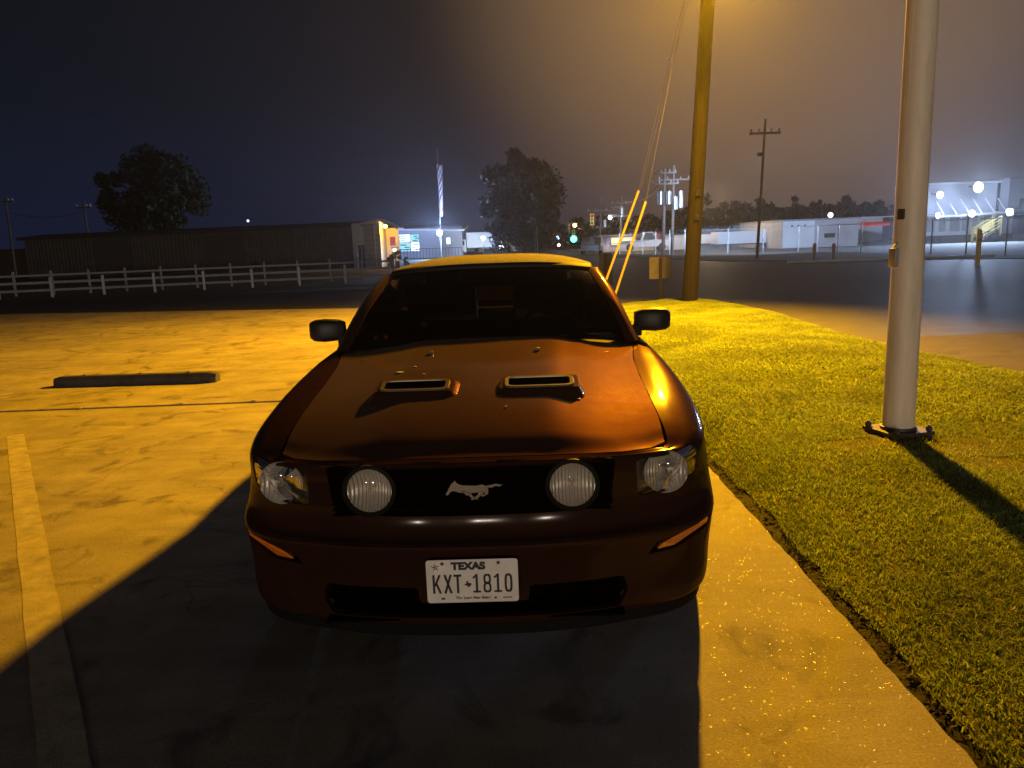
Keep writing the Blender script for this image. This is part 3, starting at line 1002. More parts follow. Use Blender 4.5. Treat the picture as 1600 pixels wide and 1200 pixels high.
# front lip
lp = MB(); L = []
for j in range(nu):
    q = fine[j][4]
    if q.y < .55: L.append(q)
for s in (1, -1):
    lp.grid([[(q.x * s, q.y + .006, .214), (q.x * s * .995, q.y - .004, .20), (q.x * s * .99, q.y, .172), (q.x * s * .93, q.y + .06, .170), (q.x * s * .92, q.y + .07, .20)] for q in L])
lp.build('front_lip', mat('dull_lip', (.006, .006, .006), .8, spec=.1), car, smooth=50)


# lamps
def bowl_mat():
    m = mat('lamp_reflector', (0.78, 0.74, 0.66), 0.42, 0.5, var=0.05)
    n = m.node_tree.nodes; l = m.node_tree.links; p = n['Principled BSDF']
    t = n.new('ShaderNodeTexCoord'); w = n.new('ShaderNodeTexWave'); w.bands_direction = 'X'; w.inputs['Scale'].default_value = 26; w.inputs['Distortion'].default_value = 1.4; w.inputs['Detail'].default_value = 2
    l.new(t.outputs['Object'], w.inputs['Vector'])
    b = n.new('ShaderNodeBump'); b.inputs['Strength'].default_value = 0.75; b.inputs['Distance'].default_value = .012
    l.new(w.outputs['Fac'], b.inputs['Height']); l.new(b.outputs[0], p.inputs['Normal'])
    return m


M_bowl = bowl_mat()


def round_lamp(parent, cx, cy, cz, r, depth, name_lens='lens'):
    b = MB(); b.lathe([(r * 1.02, 0), (r * .97, .004), (r * .93, depth * .18), (r * .80, depth * .42), (r * .60, depth * .68), (r * .36, depth * .88), (r * .15, depth * .98), (.001, depth)], (cx, cy, cz), 'y', 36)
    b.build('reflector', M_bowl, parent, smooth=50)
    b = MB(); b.lathe([(.001, -.012), (r * .07, -.012), (r * .09, -.006), (r * .09, .03), (r * .08, depth)], (cx, cy + .012, cz), 'y', 16)
    b.build('bulb_shield', M_chrome, parent, smooth=40)
    b = MB(); b.lathe([(.001, -.018), (r * .5, -.015), (r * .85, -.008), (r, .0)], (cx, cy, cz), 'y', 36)
    b.build(name_lens, M_lens, parent, smooth=60)


for s in (-1, 1):
    # fog lamp in the grille
    b = MB(); b.lathe([(.092, .0), (.092, -.018), (.080, -.024), (.076, -.012), (.076, .02)], (.345 * s, .10, .680), 'y', 36)
    fg = b.build('fog_lamp', M_trim, car, smooth=40)
    round_lamp(fg, .345 * s, .088, .680, .075, .055)
    # headlamp housing
    hb = MB(); poly = [(x * s, z) for x, z in LAMP]; k = len(poly)
    fy = [front_y(x, z) for x, z in LAMP]
    ring0 = [(poly[i][0], fy[i] + .006, poly[i][1]) for i in range(k)]
    ring1 = [(poly[i][0] * .995, fy[i] + .075, poly[i][1]) for i in range(k)]
    hb.grid([[q[i % k] for i in range(k + 1)] for q in (ring0, ring1)])
    hb.add(ring1, [tuple(range(k))])
    hl = hb.build('headlight', mat('lamp_housing', (.20, .18, .15), .42, .6), car)
    round_lamp(hl, .676 * s, .182, .687, .076, .06)
    # amber marker at the outer corner
    b = MB(); b.lathe([(.001, .0), (.018, .004), (.026, .014), (.026, .03)], (.772 * s, .262, .690), 'y', 20)
    b.build('corner_bulb', M_amber, hl, smooth=50)
    ln_ = MB()
    c0_ = (.69, .69); rings_ = []
    for f in (1.0, .8, .55, .3, .08):
        rr_ = [(c0_[0] + (LAMP[i % k][0] - c0_[0]) * f, c0_[1] + (LAMP[i % k][1] - c0_[1]) * f) for i in range(k + 1)]
        rings_.append([(x * s, front_y(x, z) + .004, z) for x, z in rr_])
    ln_.grid(rings_); ln_.add(rings_[-1][:-1], [tuple(range(k))])
    ln_.build('lens_cover', M_lens, hl, smooth=180)
    # turn signal
    tp = [(x * s, z) for x, z in TURN]; k = len(tp); fy = [front_y(x, z) for x, z in TURN]
    b = MB(); b.grid([[(tp[i % k][0], fy[i % k] + .004, tp[i % k][1]) for i in range(k + 1)], [(tp[i % k][0], fy[i % k] + .04, tp[i % k][1]) for i in range(k + 1)]])
    b.add([(tp[i][0], fy[i] + .038, tp[i][1]) for i in range(k)], [tuple(range(k))])
    ts = b.build('turn_signal', M_trim, car)
    ip = [(x * s, z) for x, z in rpoly([(.635, .428), (.70, .432), (.845, .464), (.845, .488), (.79, .484), (.655, .450)], .006)]
    k = len(ip); b = MB()
    fy2 = [front_y(abs(x), z) + .004 for x, z in ip]
    b.add([(ip[i][0], fy2[i], ip[i][1]) for i in range(k)] + [(ip[i][0], fy2[i] + .02, ip[i][1]) for i in range(k)], [tuple(range(k)), tuple(range(2 * k - 1, k - 1, -1))] + [(i, (i + 1) % k, (i + 1) % k + k, i + k) for i in range(k)])
    b.build('amber_lens', M_amber, ts)

# galloping horse badge
HB = [[(.03, .20), (.00, .16), (.02, .12), (.05, .14), (.10, .21), (.17, .21), (.22, .18), (.30, .17), (.42, .16), (.52, .165), (.62, .19), (.70, .21), (.75, .25), (.72, .30), (.64, .335), (.52, .315), (.40, .325), (.30, .33), (.23, .36), (.19, .395), (.17, .44), (.15, .40), (.12, .385), (.07, .29)],
      [(.70, .26), (.74, .27), (.80, .265), (.88, .30), (.95, .285), (1.0, .33), (.955, .325), (.88, .345), (.80, .325), (.72, .31)],
      [(.24, .20), (.31, .185), (.36, .11), (.44, .12), (.45, .145), (.38, .15), (.33, .22)],
      [(.30, .185), (.38, .17), (.42, .08), (.52, .02), (.58, .03), (.53, .05), (.47, .09), (.43, .18)],
      [(.56, .18), (.68, .19), (.64, .12), (.55, .05), (.46, .01), (.43, .03), (.52, .08), (.57, .13)],
      [(.64, .19), (.745, .235), (.74, .14), (.66, .08), (.58, .10), (.59, .125), (.655, .115), (.70, .155)]]
b = MB()
for poly in HB:
    b.prism([((x - .5) * .195 + .012, .637 + z * .165) for x, z in poly], .083, .094)
me = b.mesh('horse'); me.materials.append(mat('badge_metal', (.24, .22, .19), .3, .9))
hb_ = link('horse_badge', me, car)

# licence plate
pl = MB(); pl.prism(rpoly([(-.1525, .317), (.1525, .317), (.1525, .469), (-.1525, .469)], .012, 4), -.018, -.0155)
plo = pl.build('licence_plate', M_plate, car)
text_mesh('TEXAS', .034, M_ink, 'state_lettering', plo, (-.012, -.0188, .4455), 1.12, .0005, .0022)


def stroke(b, p, q, w):
    d = Vector((q[0] - p[0], q[1] - p[1])).normalized() * w / 2
    n = Vector((-d.y, d.x))
    b.prism([(p[0] + n.x, p[1] + n.y), (q[0] + n.x, q[1] + n.y), (q[0] - n.x, q[1] - n.y), (p[0] - n.x, p[1] - n.y)], -.0195, -.0183)


def ring_glyph(b, cx, cz, w, h, t):
    o_ = oval(cx, cz, w / 2, h / 2, 28, 3.2); i_ = oval(cx, cz, w / 2 - t, h / 2 - t, 28, 3.0)
    for k in range(28):
        m = (k + 1) % 28
        b.add([(o_[k][0], -.0195, o_[k][1]), (o_[m][0], -.0195, o_[m][1]), (i_[m][0], -.0195, i_[m][1]), (i_[k][0], -.0195, i_[k][1])], [(0, 1, 2, 3)])


GZ, GH, GW, GT = .384, .066, .0265, .0076
for ch, f in zip('KXT1810', (.109, .233, .340, .547, .662, .778, .893)):
    x = (f - .5) * .305; b = MB(); l_, r_, d_, u_ = x - GW / 2, x + GW / 2, GZ - GH / 2, GZ + GH / 2
    if ch == 'K':
        stroke(b, (l_ + GT / 2, d_), (l_ + GT / 2, u_), GT); stroke(b, (l_ + GT, GZ - .006), (r_ - .002, u_), GT * .95); stroke(b, (l_ + GT + .004, GZ + .004), (r_ - .001, d_), GT * .95)
    elif ch == 'X':
        stroke(b, (l_ + .003, d_), (r_ - .003, u_), GT); stroke(b, (l_ + .003, u_), (r_ - .003, d_), GT)
    elif ch == 'T':
        stroke(b, (x, d_), (x, u_), GT); stroke(b, (l_, u_ - GT / 2), (r_, u_ - GT / 2), GT)
    elif ch == '1':
        stroke(b, (x, d_), (x, u_), GT); stroke(b, (l_, d_ + GT / 2), (r_, d_ + GT / 2), GT * .8); stroke(b, (x, u_ - .003), (l_ + .001, u_ - .014), GT * .8)
    elif ch == '8':
        ring_glyph(b, x, GZ + GH * .235, GW * .94, GH * .53, GT * .9); ring_glyph(b, x, GZ - GH * .225, GW, GH * .55, GT * .9)
    else:
        ring_glyph(b, x, GZ, GW, GH, GT)
    b.build('plate_character', M_ink, plo)
text_mesh('The Lone Star State', .0125, M_ink, 'motto_lettering', plo, (.0, -.0188, .3335), 1.15, .0004, .0004)
tx = MB(); TX = [(-.2, .5), (.05, .5), (.05, .22), (.22, .18), (.45, .14), (.5, -.08), (.42, -.2), (.2, -.36), (.16, -.55), (.06, -.5), (-.06, -.28), (-.18, -.18), (-.28, -.26), (-.38, -.1), (-.5, .04), (-.2, .04)]
tx.prism([(-.0155 + x * .024, .382 + z * .022) for x, z in TX], -.0196, -.0182)
tx.build('state_map_mark', M_ink, plo)
st = MB()
for k in range(5):
    a = math.pi / 2 + k * 2 * math.pi / 5
    p0 = (-.122, .444); tip = (p0[0] + math.cos(a) * .016, p0[1] + math.sin(a) * .016)
    i1 = (p0[0] + math.cos(a + math.pi / 5) * .0062, p0[1] + math.sin(a + math.pi / 5) * .0062)
    st.prism([p0, tip, i1], -.0194, -.0182)
st.build('star_mark', M_ink, plo)
for x in (-.098, .088):
    b = MB(); b.lathe([(.0, -.004), (.005, -.003), (.006, 0)], (x, -.0185, .456), 'y', 12); b.build('plate_screw', M_darksteel, plo)
for x, w_, h_ in ((-.10, .012, .006), (.075, .008, .006), (.115, .03, .003)):
    b = MB(); b.box((x, -.0186, .332), (w_, .001, h_)); b.build('registration_mark', M_ink, plo)
b = MB(); b.box((0, -.008, .393), (.27, .018, .13), 0, .004); b.build('plate_bracket', M_trim, car)

# windscreen, pillars, roof
def lerp3(a, b, t): return tuple(a[i] * (1 - t) + b[i] * t for i in range(3))
WB = [(-.735, 1.475, .965), (-.55, 1.575, .972), (-.28, 1.635, .978), (0, 1.655, .980), (.28, 1.635, .978), (.55, 1.575, .972), (.735, 1.475, .965)]
WT = [(-.60, 2.235, 1.312), (-.45, 2.185, 1.331), (-.22, 2.145, 1.343), (0, 2.135, 1.346), (.22, 2.145, 1.343), (.45, 2.185, 1.331), (.60, 2.235, 1.312)]
wb, wt = catmull(WB, 4), catmull(WT, 4)
b = MB(); Pg = []
for i in range(17):
    t = i / 16
    Pg.append([tuple(np.array(lerp3(p, q, t)) + np.array([0, -.03, .03]) * math.sin(math.pi * t)) for p, q in zip(wb, wt)])
b.grid(Pg); b.build('windscreen', M_wind, car, smooth=60)
for s in (-1, 1):
    side = [np.array(r[-1 if s > 0 else 0]) for r in Pg]
    b = MB(); rr = []
    for p in side:
        rr.append([tuple(p + np.array([-.022 * s, -.012, .004])), tuple(p + np.array([.012 * s, -.010, .012])), tuple(p + np.array([.044 * s, .02, .008])), tuple(p + np.array([.050 * s, .06, -.01])), tuple(p + np.array([.0, .06, -.02])), tuple(p + np.array([-.022 * s, -.012, .004]))])
    b.grid(rr); b.build('windscreen_pillar', M_paint, car, smooth=50)
b = MB(); hp = [np.array(p) for p in wt]
b.grid([[tuple(p + np.array(o)) for p in hp] for o in ((0, -.008, -.012), (0, -.008, .012), (0, .03, .030), (0, .07, .03), (0, .07, -.03), (0, -.008, -.012))])
b.build('windscreen_header', M_trim, car, smooth=50)
# cowl and wiper arms
b = MB(); b.grid([[(p[0] * 1.0, p[1] + o[0], p[2] + o[1]) for p in wb] for o in ((-.10, -.03), (-.04, -.012), (.02, .0))]); b.build('cowl', M_black, car, smooth=60)
for (x0, x1) in ((-.35, .22), (.28, .66)):
    b = MB(); b.tube([(x0, 1.61, .985), ((x0 + x1) / 2, 1.65, .995), (x1, 1.60 if x1 < .5 else 1.545, .993)], .007, 6); b.tube([((x0 + x1) / 2, 1.65, .995), (x0 + .03, 1.58, .975)], .009, 6); b.build('wiper', M_black, car)
# soft top
RT = []
ysr = [2.24, 2.32, 2.5, 2.8, 3.1, 3.4, 3.62]
zt = [1.372, 1.390, 1.404, 1.410, 1.400, 1.372, 1.335]; hw = [.605, .615, .625, .63, .615, .59, .56]; ze = [1.325, 1.332, 1.338, 1.338, 1.325, 1.29, 1.25]
for y, z, w, e_ in zip(ysr, zt, hw, ze):
    rowp = []
    for j in range(25):
        u = j / 24 * 2 - 1; a = abs(u)
        bow = interp(u, [-1, 0, 1], [0, -1, 0]) * .09 * max(0, 1 - (y - 2.24) / .5)
        rowp.append((w * u * (1 if a < .9 else 1.0), y + .09 * max(0, 1 - (y - 2.24) / .4) * (a ** 2 - 1), z - (z - e_) * a ** 3.2))
    rowp = [(rowp[0][0] - .012, rowp[0][1], rowp[0][2] - .05)] + rowp + [(rowp[-1][0] + .012, rowp[-1][1], rowp[-1][2] - .05)]
    RT.append(rowp)
RT = [catmull([RT[i][j] for i in range(len(RT))], 4) for j in range(len(RT[0]))]
b = MB(); b.grid([[tuple(q) for q in r] for r in RT])
b.grid([[tuple(r[0]), (r[0][0], r[0][1] + .005, r[0][2] - .022)] for r in RT])
roof = b.build('roof', M_soft, car, smooth=50)
roof['label'] = 'tan grained canvas roof lit along its front edge'
# rear window and deck
rear_top = [(r[-1][0] * .95, r[-1][1], r[-1][2] - .004) for r in RT[1:-1]]
b = MB(); b.grid([[tuple(p) for p in rear_top], [(p[0] * 1.08, 4.12 - .05 * (p[0] / .55) ** 2, 1.0) for p in rear_top]]); b.build('rear_window', M_tint, car, smooth=60)
b = MB(); b.grid([[((-1 + 2 * j / 20) * interp(y, [4.0, 4.35, 4.52, 4.62], [.715, .685, .655, .5]), y, 1.003 + .012 * (1 - (j / 10 - 1) ** 2)) for j in range(21)] for y in np.linspace(3.98, 4.63, 9)]); b.build('boot_lid', M_paint, car, smooth=60)
b = MB(); b.box((0, 4.60, 1.04), (1.25, .10, .025), 0, .01); b.box((-.5, 4.6, 1.015), (.03, .06, .04)); b.box((.5, 4.6, 1.015), (.03, .06, .04)); b.build('spoiler', M_paint, car)
# side glass, rear quarters, doors, mirrors, wheels
for s in (-1, 1):
    e0 = [tuple(q) for q in RT[-1 if s > 0 else 0]]
    b = MB(); b.grid([[(.615 * s, 2.24, 1.30), (.64 * s, 2.5, 1.31), (.64 * s, 2.9, 1.31), (.62 * s, 3.15, 1.29)], [(.755 * s, 1.62, .985), (.80 * s, 2.2, .98), (.81 * s, 2.8, .985), (.80 * s, 3.2, 1.0)]]); b.build('side_window', M_tint, car)
    b = MB(); b.grid([[(.62 * s, 3.15, 1.30), (.60 * s, 3.4, 1.28), (.55 * s, 3.62, 1.25)], [(.80 * s, 3.2, 1.0), (.77 * s, 3.6, 1.005), (.62 * s, 4.10, 1.0)]]); b.build('roof_quarter', M_soft, car, smooth=60)
    b = MB(); b.grid([[(.918 * s, 1.50, z) , (.914 * s, 2.0, z), (.916 * s, 2.55, z), (.922 * s, 2.80, z)] for z in (.30, .42, .52, .62)]); b.build('door', M_paint, car, smooth=60)
    b = MB(); b.box((.925 * s, 2.62, .78), (.03, .14, .03), 0, .008); b.build('door_handle', M_paint, car)
    # door mirror
    mb = MB(); ring = []
    for (x, yo, hx, hz) in ((.80, .0, .03, .044), (.84, -.005, .05, .058), (.91, -.01, .06, .063), (.965, .0, .06, .058), (.99, .012, .045, .046), (.998, .02, .02, .02)):
        zc_ = 1.045
        ring.append([(x * s, 1.80 + yo + hx * math.copysign(abs(math.cos(t)) ** .55, math.cos(t)), zc_ + hz * math.copysign(abs(math.sin(t)) ** .55, math.sin(t))) for t in [2 * math.pi * k / 20 for k in range(21)]])
    mb.grid(ring); mb.add(ring[-1][:20], [tuple(range(20))]); mb.add(ring[0][:20], [tuple(range(20))])
    mi = mb.build('door_mirror', M_gloss, car, smooth=50)
    b = MB(); b.box((.79 * s, 1.80, .99), (.09, .09, .06), 0, .01); b.build('mirror_arm', M_trim, mi)
    b = MB(); b.box((.90 * s, 1.858, 1.045), (.17, .006, .075)); b.build('mirror_glass', M_chrome, mi)
    # wheels
    for wy in (.93, 3.65):
        b = MB(); x0, x1 = .70 * s, .925 * s; m_ = (x0 + x1) / 2; h_ = (x1 - x0) / 2
        b.lathe([(.225, h_ * .9), (.27, h_ * 1.02), (.315, h_), (.340, h_ * .75), (.345, 0), (.340, -h_ * .75), (.315, -h_), (.225, -h_ * .9)], (m_, wy, .345), 'x', 40)
        wh = b.build('wheel', M_rubber, car, smooth=40)
        b = MB(); b.lathe([(.228, h_ * .98), (.215, h_ * .95), (.20, h_ * .6), (.2, -h_ * .9)], (m_, wy, .345), 'x', 36)
        b.lathe([(.0, h_ * .8), (.06, h_ * .8), (.07, h_ * .5)], (m_, wy, .345), 'x', 20)
        for k in range(5):
            t = 2 * math.pi * k / 5
            b.tube([(m_ + h_ * .66, wy + math.cos(t) * .05, .345 + math.sin(t) * .05), (m_ + h_ * .86, wy + math.cos(t) * .215, .345 + math.sin(t) * .215)], [.03, .02], 6)
        b.build('rim', M_rim, wh, smooth=40)
# interior seen through the glass
for s in (-1, 1):
    b = MB(); b.box((.36 * s, 2.55, .62), (.50, .52, .18), 0, .05); b.box((.36 * s, 2.80, .92), (.48, .16, .62), 0, .06); b.build('seat', M_seat, car, smooth=50)
    b = MB(); b.box((.36 * s, 2.82, 1.24), (.24, .09, .15), 0, .04); b.build('headrest', M_seat, car, smooth=50)
b = MB(); b.box((0, 1.86, .88), (1.42, .34, .16), 0, .04); b.box((.36, 1.95, .95), (.36, .2, .06), 0, .02); b.build('dashboard', M_black, car)
b = MB(); b.lathe([(.19, -.012), (.2, 0), (.19, .012), (.175, 0), (.19, -.012)], (.36, 2.13, .93), 'y', 28); b.tube([(.19, 2.13, .93), (.53, 2.13, .93)], .015, 6); b.build('steering_wheel', M_black, car)
b = MB(); b.box((0, 2.14, 1.27), (.22, .03, .06), 0, .012); b.tube([(0, 2.12, 1.33), (0, 2.14, 1.28)], .008, 6); b.build('rear_view_mirror', M_black, car)
b = MB(); b.box((0, 2.9, .40), (1.5, 2.6, .1)); b.box((0, 3.5, .72), (1.3, .1, .55)); b.build('cabin_floor', M_seat, car)
b = MB(); b.add([(.44, 1.86, .968), (.60, 1.80, .968), (.64, 1.79, .972), (.47, 1.90, .972)], [(0, 1, 2, 3)]); b.build('dash_paper', M_plate, car)
b = MB(); b.add([(.47, 1.745, 1.018), (.575, 1.735, 1.018), (.57, 1.75, 1.03), (.475, 1.762, 1.03)], [(0, 1, 2, 3)]); b.build('windscreen_sticker', M_plate, car)
for s in (-1, 1):
    for k in range(3):
        b = MB(); b.box(((.40 + k * .12) * s, 4.745 - k * .03, .80), (.075, .02, .17), 0, .006); b.build('tail_light', mat('tail_lens', (.25, .01, .01), .2, coat=.6), car)

# ---------------------------------------------------------------- cream light pole on the lawn
PB = (2.69, 5.25, 0.0)
lp_ = thing('light_pole', 'thick cream painted steel pole bolted down on the lawn', 'light pole', PB)
top = at(1442, 0, 5.25) - Vector(PB); foot = at(1403, 672, 5.25) - Vector(PB)
dirn = (top - Vector((foot.x, 0, foot.z))); slope = dirn.x / dirn.z
b = MB(); P0 = (foot.x - slope * foot.z, 0, .07)
b.lathe([(.0, .07), (.107, .07), (.107, .08), (.102, 1.0), (.098, 2.0), (.090, 5.0), (.082, 9.0), (0, 9.0)], (0, 0, 0), n=36)
b.v = [(x + P0[0] + slope * z, y, z) for x, y, z in b.v]
b.build('shaft', M_cream, lp_, smooth=40)
seam = MB(); seam.tube([(P0[0] - .088, -.05, .1), (P0[0] - .078 + slope * 5, -.045, 5.0)], .003, 5)
seam.build('weld_seam', M_cream, lp_)
b = MB(); b.box((P0[0], 0, .058), (.33, .33, .028), R(45) * .35, .004); b.build('base_plate', M_darksteel, lp_)
b = MB(); b.lathe([(.118, .072), (.122, .078), (.118, .092), (.108, .094)], (P0[0], 0, 0), n=30); b.build('base_collar', M_darksteel, lp_)
for k in range(4):
    a = R(45) * .35 + R(45) + k * R(90)
    x, y = P0[0] + math.cos(a) * .195, math.sin(a) * .195
    b = MB(); b.tube([(x, y, .0), (x, y, .115)], .013, 8); b.lathe([(.0, .104), (.024, .104), (.024, .075), (0, .075)], (x, y, 0), n=6); b.lathe([(.0, .044), (.024, .044), (.024, .02), (0, .02)], (x, y, 0), n=6)
    b.build('anchor_bolt', M_darksteel, lp_)
# hand-hole cover hanging off on one side, old bracket above
hz = (at(1388, 403, 5.25)).z
b = MB(); x = P0[0] + slope * hz - .108
b.box((x, -.02, hz), (.035, .07, .13), .2, .012); b.tube([(x - .01, -.03, hz + .075), (x + .015, -.03, hz + .10), (x + .03, -.02, hz + .09)], .008, 6)
b.build('photocell_box', M_steel, lp_, smooth=40)
hz2 = at(1404, 335, 5.25).z
b = MB(); b.box((P0[0] + slope * hz2 - .085, -.045, hz2), (.02, .05, .07), .3, .005); b.build('hand_hole_cover', M_darksteel, lp_)
pad = MB(); pad.lathe([(0, .012), (.34, .010), (.37, -.02)], (P0[0], 0, 0), n=30); pad.build('footing', M_apron, lp_)

# ---------------------------------------------------------------- timber utility pole with the sodium floodlight
UB = Vector((3.95, 16.55, -.06))
up = thing('utility_pole', 'big brown timber utility pole leaning at the far end of the lawn', 'utility pole', UB)
SL = (4.27 - 3.95) / 6.2
b = MB(); pts = [(SL * z, 0, z) for z in (0, 1, 2, 4, 6, 8, 10, 11.5)]
b.tube(pts, [.17, .165, .16, .152, .145, .137, .13, .125], 20); b.build('pole_shaft', M_wood, up, smooth=50)
b = MB(); b.box((SL * 10.6, .0, 10.6), (2.4, .1, .12)); b.build('crossarm', M_wood, up)
for x in (-1.0, -.5, .5, 1.0):
    b = MB(); b.lathe([(0, .16), (.03, .16), (.05, .1), (.03, .06), (.045, 0), (.0, 0)], (SL * 10.6 + x, 0, 10.66), n=10); b.build('insulator', M_steel, up)
for z in (1.9, 2.4):
    b = MB(); b.box((SL * z, -.165, z), (.10, .012, .14)); b.build('pole_tag', M_darksteel, up)
# floodlight on a short arm
LP = Vector((4.40, 15.30, 6.85))
fl_ = thing('floodlight', 'lit sodium floodlight on an arm high on the timber pole', 'floodlight', UB)
lo = LP - UB
b = MB(); b.tube([(SL * 7.2, 0, 7.25), (lo.x, lo.y + .35, lo.z + .28)], .03, 8); b.build('arm', M_steel, fl_)
b = MB(); b.box((lo.x, lo.y + .12, lo.z + .22), (.42, .40, .22), 0, .05); b.build('housing', M_darksteel, fl_, smooth=50)
b = MB(); b.box((lo.x - .02, lo.y - .07, lo.z + .10), (.30, .06, .14), 0, .02); b.build('lamp_glass', emission('sodium_glow', SODIUM, 60), fl_)
light('sodium_light', 'SPOT', (LP.x - .03, LP.y - .14, LP.z - .02), SODIUM_W, SODIUM, .18, fl_, (-0.1, 11.7, 0), R(122), 1.0)

# guy wires with yellow guards
for k, (x0, y0, x1, y1, x2, y2, lab) in enumerate(((948, 435, 998, 298, 1103, 18, 'guy wire with the taller yellow guard, ending nearer the car'),
                                                  (962, 458, 1009, 315, 1112, 2, 'guy wire with the shorter yellow guard, ending nearer the timber pole'))):
    Yd = 16.9 - .5 * k
    A, B_ = at(x0, y0, Yd), at(x1, y1, Yd)
    d_ = (B_ - A); foot = A - d_ * ((A.z + .05) / d_.z)
    Tp = Vector((UB.x + SL * (8.6 + k * .5), UB.y, 8.6 + k * .5))
    gw = thing('guy_wire', lab, 'guy wire', foot, 0, 'guy wires of the timber pole')
    b = MB(); b.tube([(0, 0, 0), B_ - foot], .027, 8); b.build('guard', M_yellow, gw, smooth=50)
    b = MB(); b.tube([B_ - foot, Tp - foot], .006, 5); b.build('cable', M_wire, gw)
    if k == 0:
        b = MB(); b.tube([B_ - foot + Vector((.05, .02, .02)), Tp - foot + Vector((0, 0, -.5))], .005, 5); b.build('second_cable', M_wire, gw)
        m3 = (B_ - foot).lerp(Tp - foot, .42); b = MB(); b.tube([m3, m3 + d_.normalized() * .14], .022, 8); b.build('strain_insulator', M_steel, gw)

# road signs seen from behind
Yd = 17.8
s0, s1 = at(1015, 402, Yd), at(1050, 435, Yd)
sg = thing('road_sign', 'pale rectangular sign seen from its back on a thin post', 'sign', ((s0.x + s1.x) / 2, Yd, -.04))
w_, h_ = s1.x - s0.x, s0.z - s1.z; cz = (s0.z + s1.z) / 2 + .04
b = MB(); b.prism(rpoly([(-w_ / 2, cz - h_ / 2), (w_ / 2, cz - h_ / 2), (w_ / 2, cz + h_ / 2), (-w_ / 2, cz + h_ / 2)], .03), .03, .036); b.build('sign_panel', mat('sign_back', (.20, .19, .17), .6, .1), sg)
b = MB(); b.box((0, 0, (cz + h_ / 2) / 2), (.06, .04, cz + h_ / 2 - .02)); b.build('post', mat('rusty_post', (.05, .03, .015), .8, var=.3), sg)
Yd = 19.5
s0, s1 = at(936, 396, Yd), at(957, 446, Yd)
sg = thing('road_sign', 'dark upright sign back between the car roof and yellow guards', 'sign', ((s0.x + s1.x) / 2, Yd, -.04))
w_, h_ = s1.x - s0.x, s0.z - s1.z; cz = (s0.z + s1.z) / 2 + .04
b = MB(); b.prism(rpoly([(-w_ / 2, cz - h_ / 2), (w_ / 2, cz - h_ / 2), (w_ / 2, cz + h_ / 2), (-w_ / 2, cz + h_ / 2)], .02), .03, .036); b.build('sign_panel', mat('dark_sign_back', (.05, .045, .045), .6), sg)
b = MB(); b.box((0, 0, (cz + h_ / 2) / 2), (.06, .04, cz + h_ / 2 - .02)); b.build('post', MATS['rusty_post'], sg)

# ---------------------------------------------------------------- rail fences on the left
def rail_fence(A, B_, n, h, rails, label, group, pw=.09, rail_h=.09, pmat=None):
    A, B_ = Vector(A), Vector(B_); d_ = (B_ - A); L_ = d_.length; a = math.atan2(d_.y, d_.x)
    f = thing('rail_fence', label, 'fence', A, a, group)
    pm = None
    for k in range(n + 1):
        if pm is None:
            b = MB(); b.box((0, 0, h / 2 + .02), (pw, pw, h + .04), 0, .008); b.lathe([(0, .05), (pw * .5, .02), (pw * .62, 0)], (0, 0, h + .03), n=4)
            o = b.build('post', pmat or M_vinyl, f); pm = o.data
        else:
            o = link('post', pm, f)
        o.location = (L_ * k / n, 0, 0)
    rm = None
    for k in range(n):
        for z in rails:
            if rm is None:
                b = MB(); b.box((0, 0, 0), (L_ / n - pw - .004, .035, rail_h), 0, .006); o = b.build('rail', M_rail, f); rm = o.data
            else:
                o = link('rail', rm, f)
            o.location = (L_ * (k + .5) / n, .0, z)
    return f


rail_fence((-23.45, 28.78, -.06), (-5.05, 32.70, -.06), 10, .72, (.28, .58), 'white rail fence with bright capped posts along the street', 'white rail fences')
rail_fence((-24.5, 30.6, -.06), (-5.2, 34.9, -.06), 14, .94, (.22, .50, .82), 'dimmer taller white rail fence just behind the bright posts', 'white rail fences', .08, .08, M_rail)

# ---------------------------------------------------------------- long dark shed on the left
def box_from(name, x0, x1, ytop, Y, depth, z0=-.08):
    a, b2 = at(x0, ytop, Y), at(x1, ytop, Y)
    return a.x, b2.x, max(a.z, b2.z)


A = at(36, 367, 58); Bp = at(552, 346, 54)
sh = thing('metal_shed', 'long low dark metal shed behind the rail fences', 'shed', (A.x, 58, -.08), math.atan2(54 - 58, Bp.x - A.x))
Ls = math.hypot(Bp.x - A.x, 4)
zs0 = A.z + .22
b = MB(); prof = []
n = int(Ls / .3)
for k in range(n + 1):
    x = Ls * k / n; prof += [(x, 0), (x + .05, -.03), (x + .1, 0)]
b.grid([[(x, y, z) for x, y in prof if x <= Ls] for z in (0, zs0 - .35)])
b.grid([[(0, 0, z), (0, 5, z)] for z in (0, zs0 - .35)]); b.grid([[(Ls, 0, z), (Ls, 5, z)] for z in (0, zs0 - .35)]); b.grid([[(0, 5, z), (Ls, 5, z)] for z in (0, zs0 - .35)])
b.build('wall', M_shedwall, sh)
b = MB(); b.add([(-.3, -.35, zs0 - .35), (Ls + .3, -.35, zs0 - .35), (Ls + .3, 2.5, zs0 - .1), (-.3, 2.5, zs0 - .1), (-.3, 5.35, zs0 - .35), (Ls + .3, 5.35, zs0 - .35), (-.3, -.35, zs0 - .55), (Ls + .3, -.35, zs0 - .55), (-.3, 5.35, zs0 - .55), (Ls + .3, 5.35, zs0 - .55)],
                [(0, 1, 2, 3), (3, 2, 5, 4), (0, 6, 7, 1), (4, 5, 9, 8), (0, 3, 4, 8, 6), (1, 7, 9, 5, 2)])
b.build('roof', M_shedroof, sh)
for k, x in enumerate((Ls * .28, Ls * .62)):
    b = MB(); b.box((x, -.06, 1.35), (3.0, .05, 2.7)); b.build('roller_door', mat('shed_door', (.09, .085, .08), .6), sh)
p_ = at(386, 345, 55)
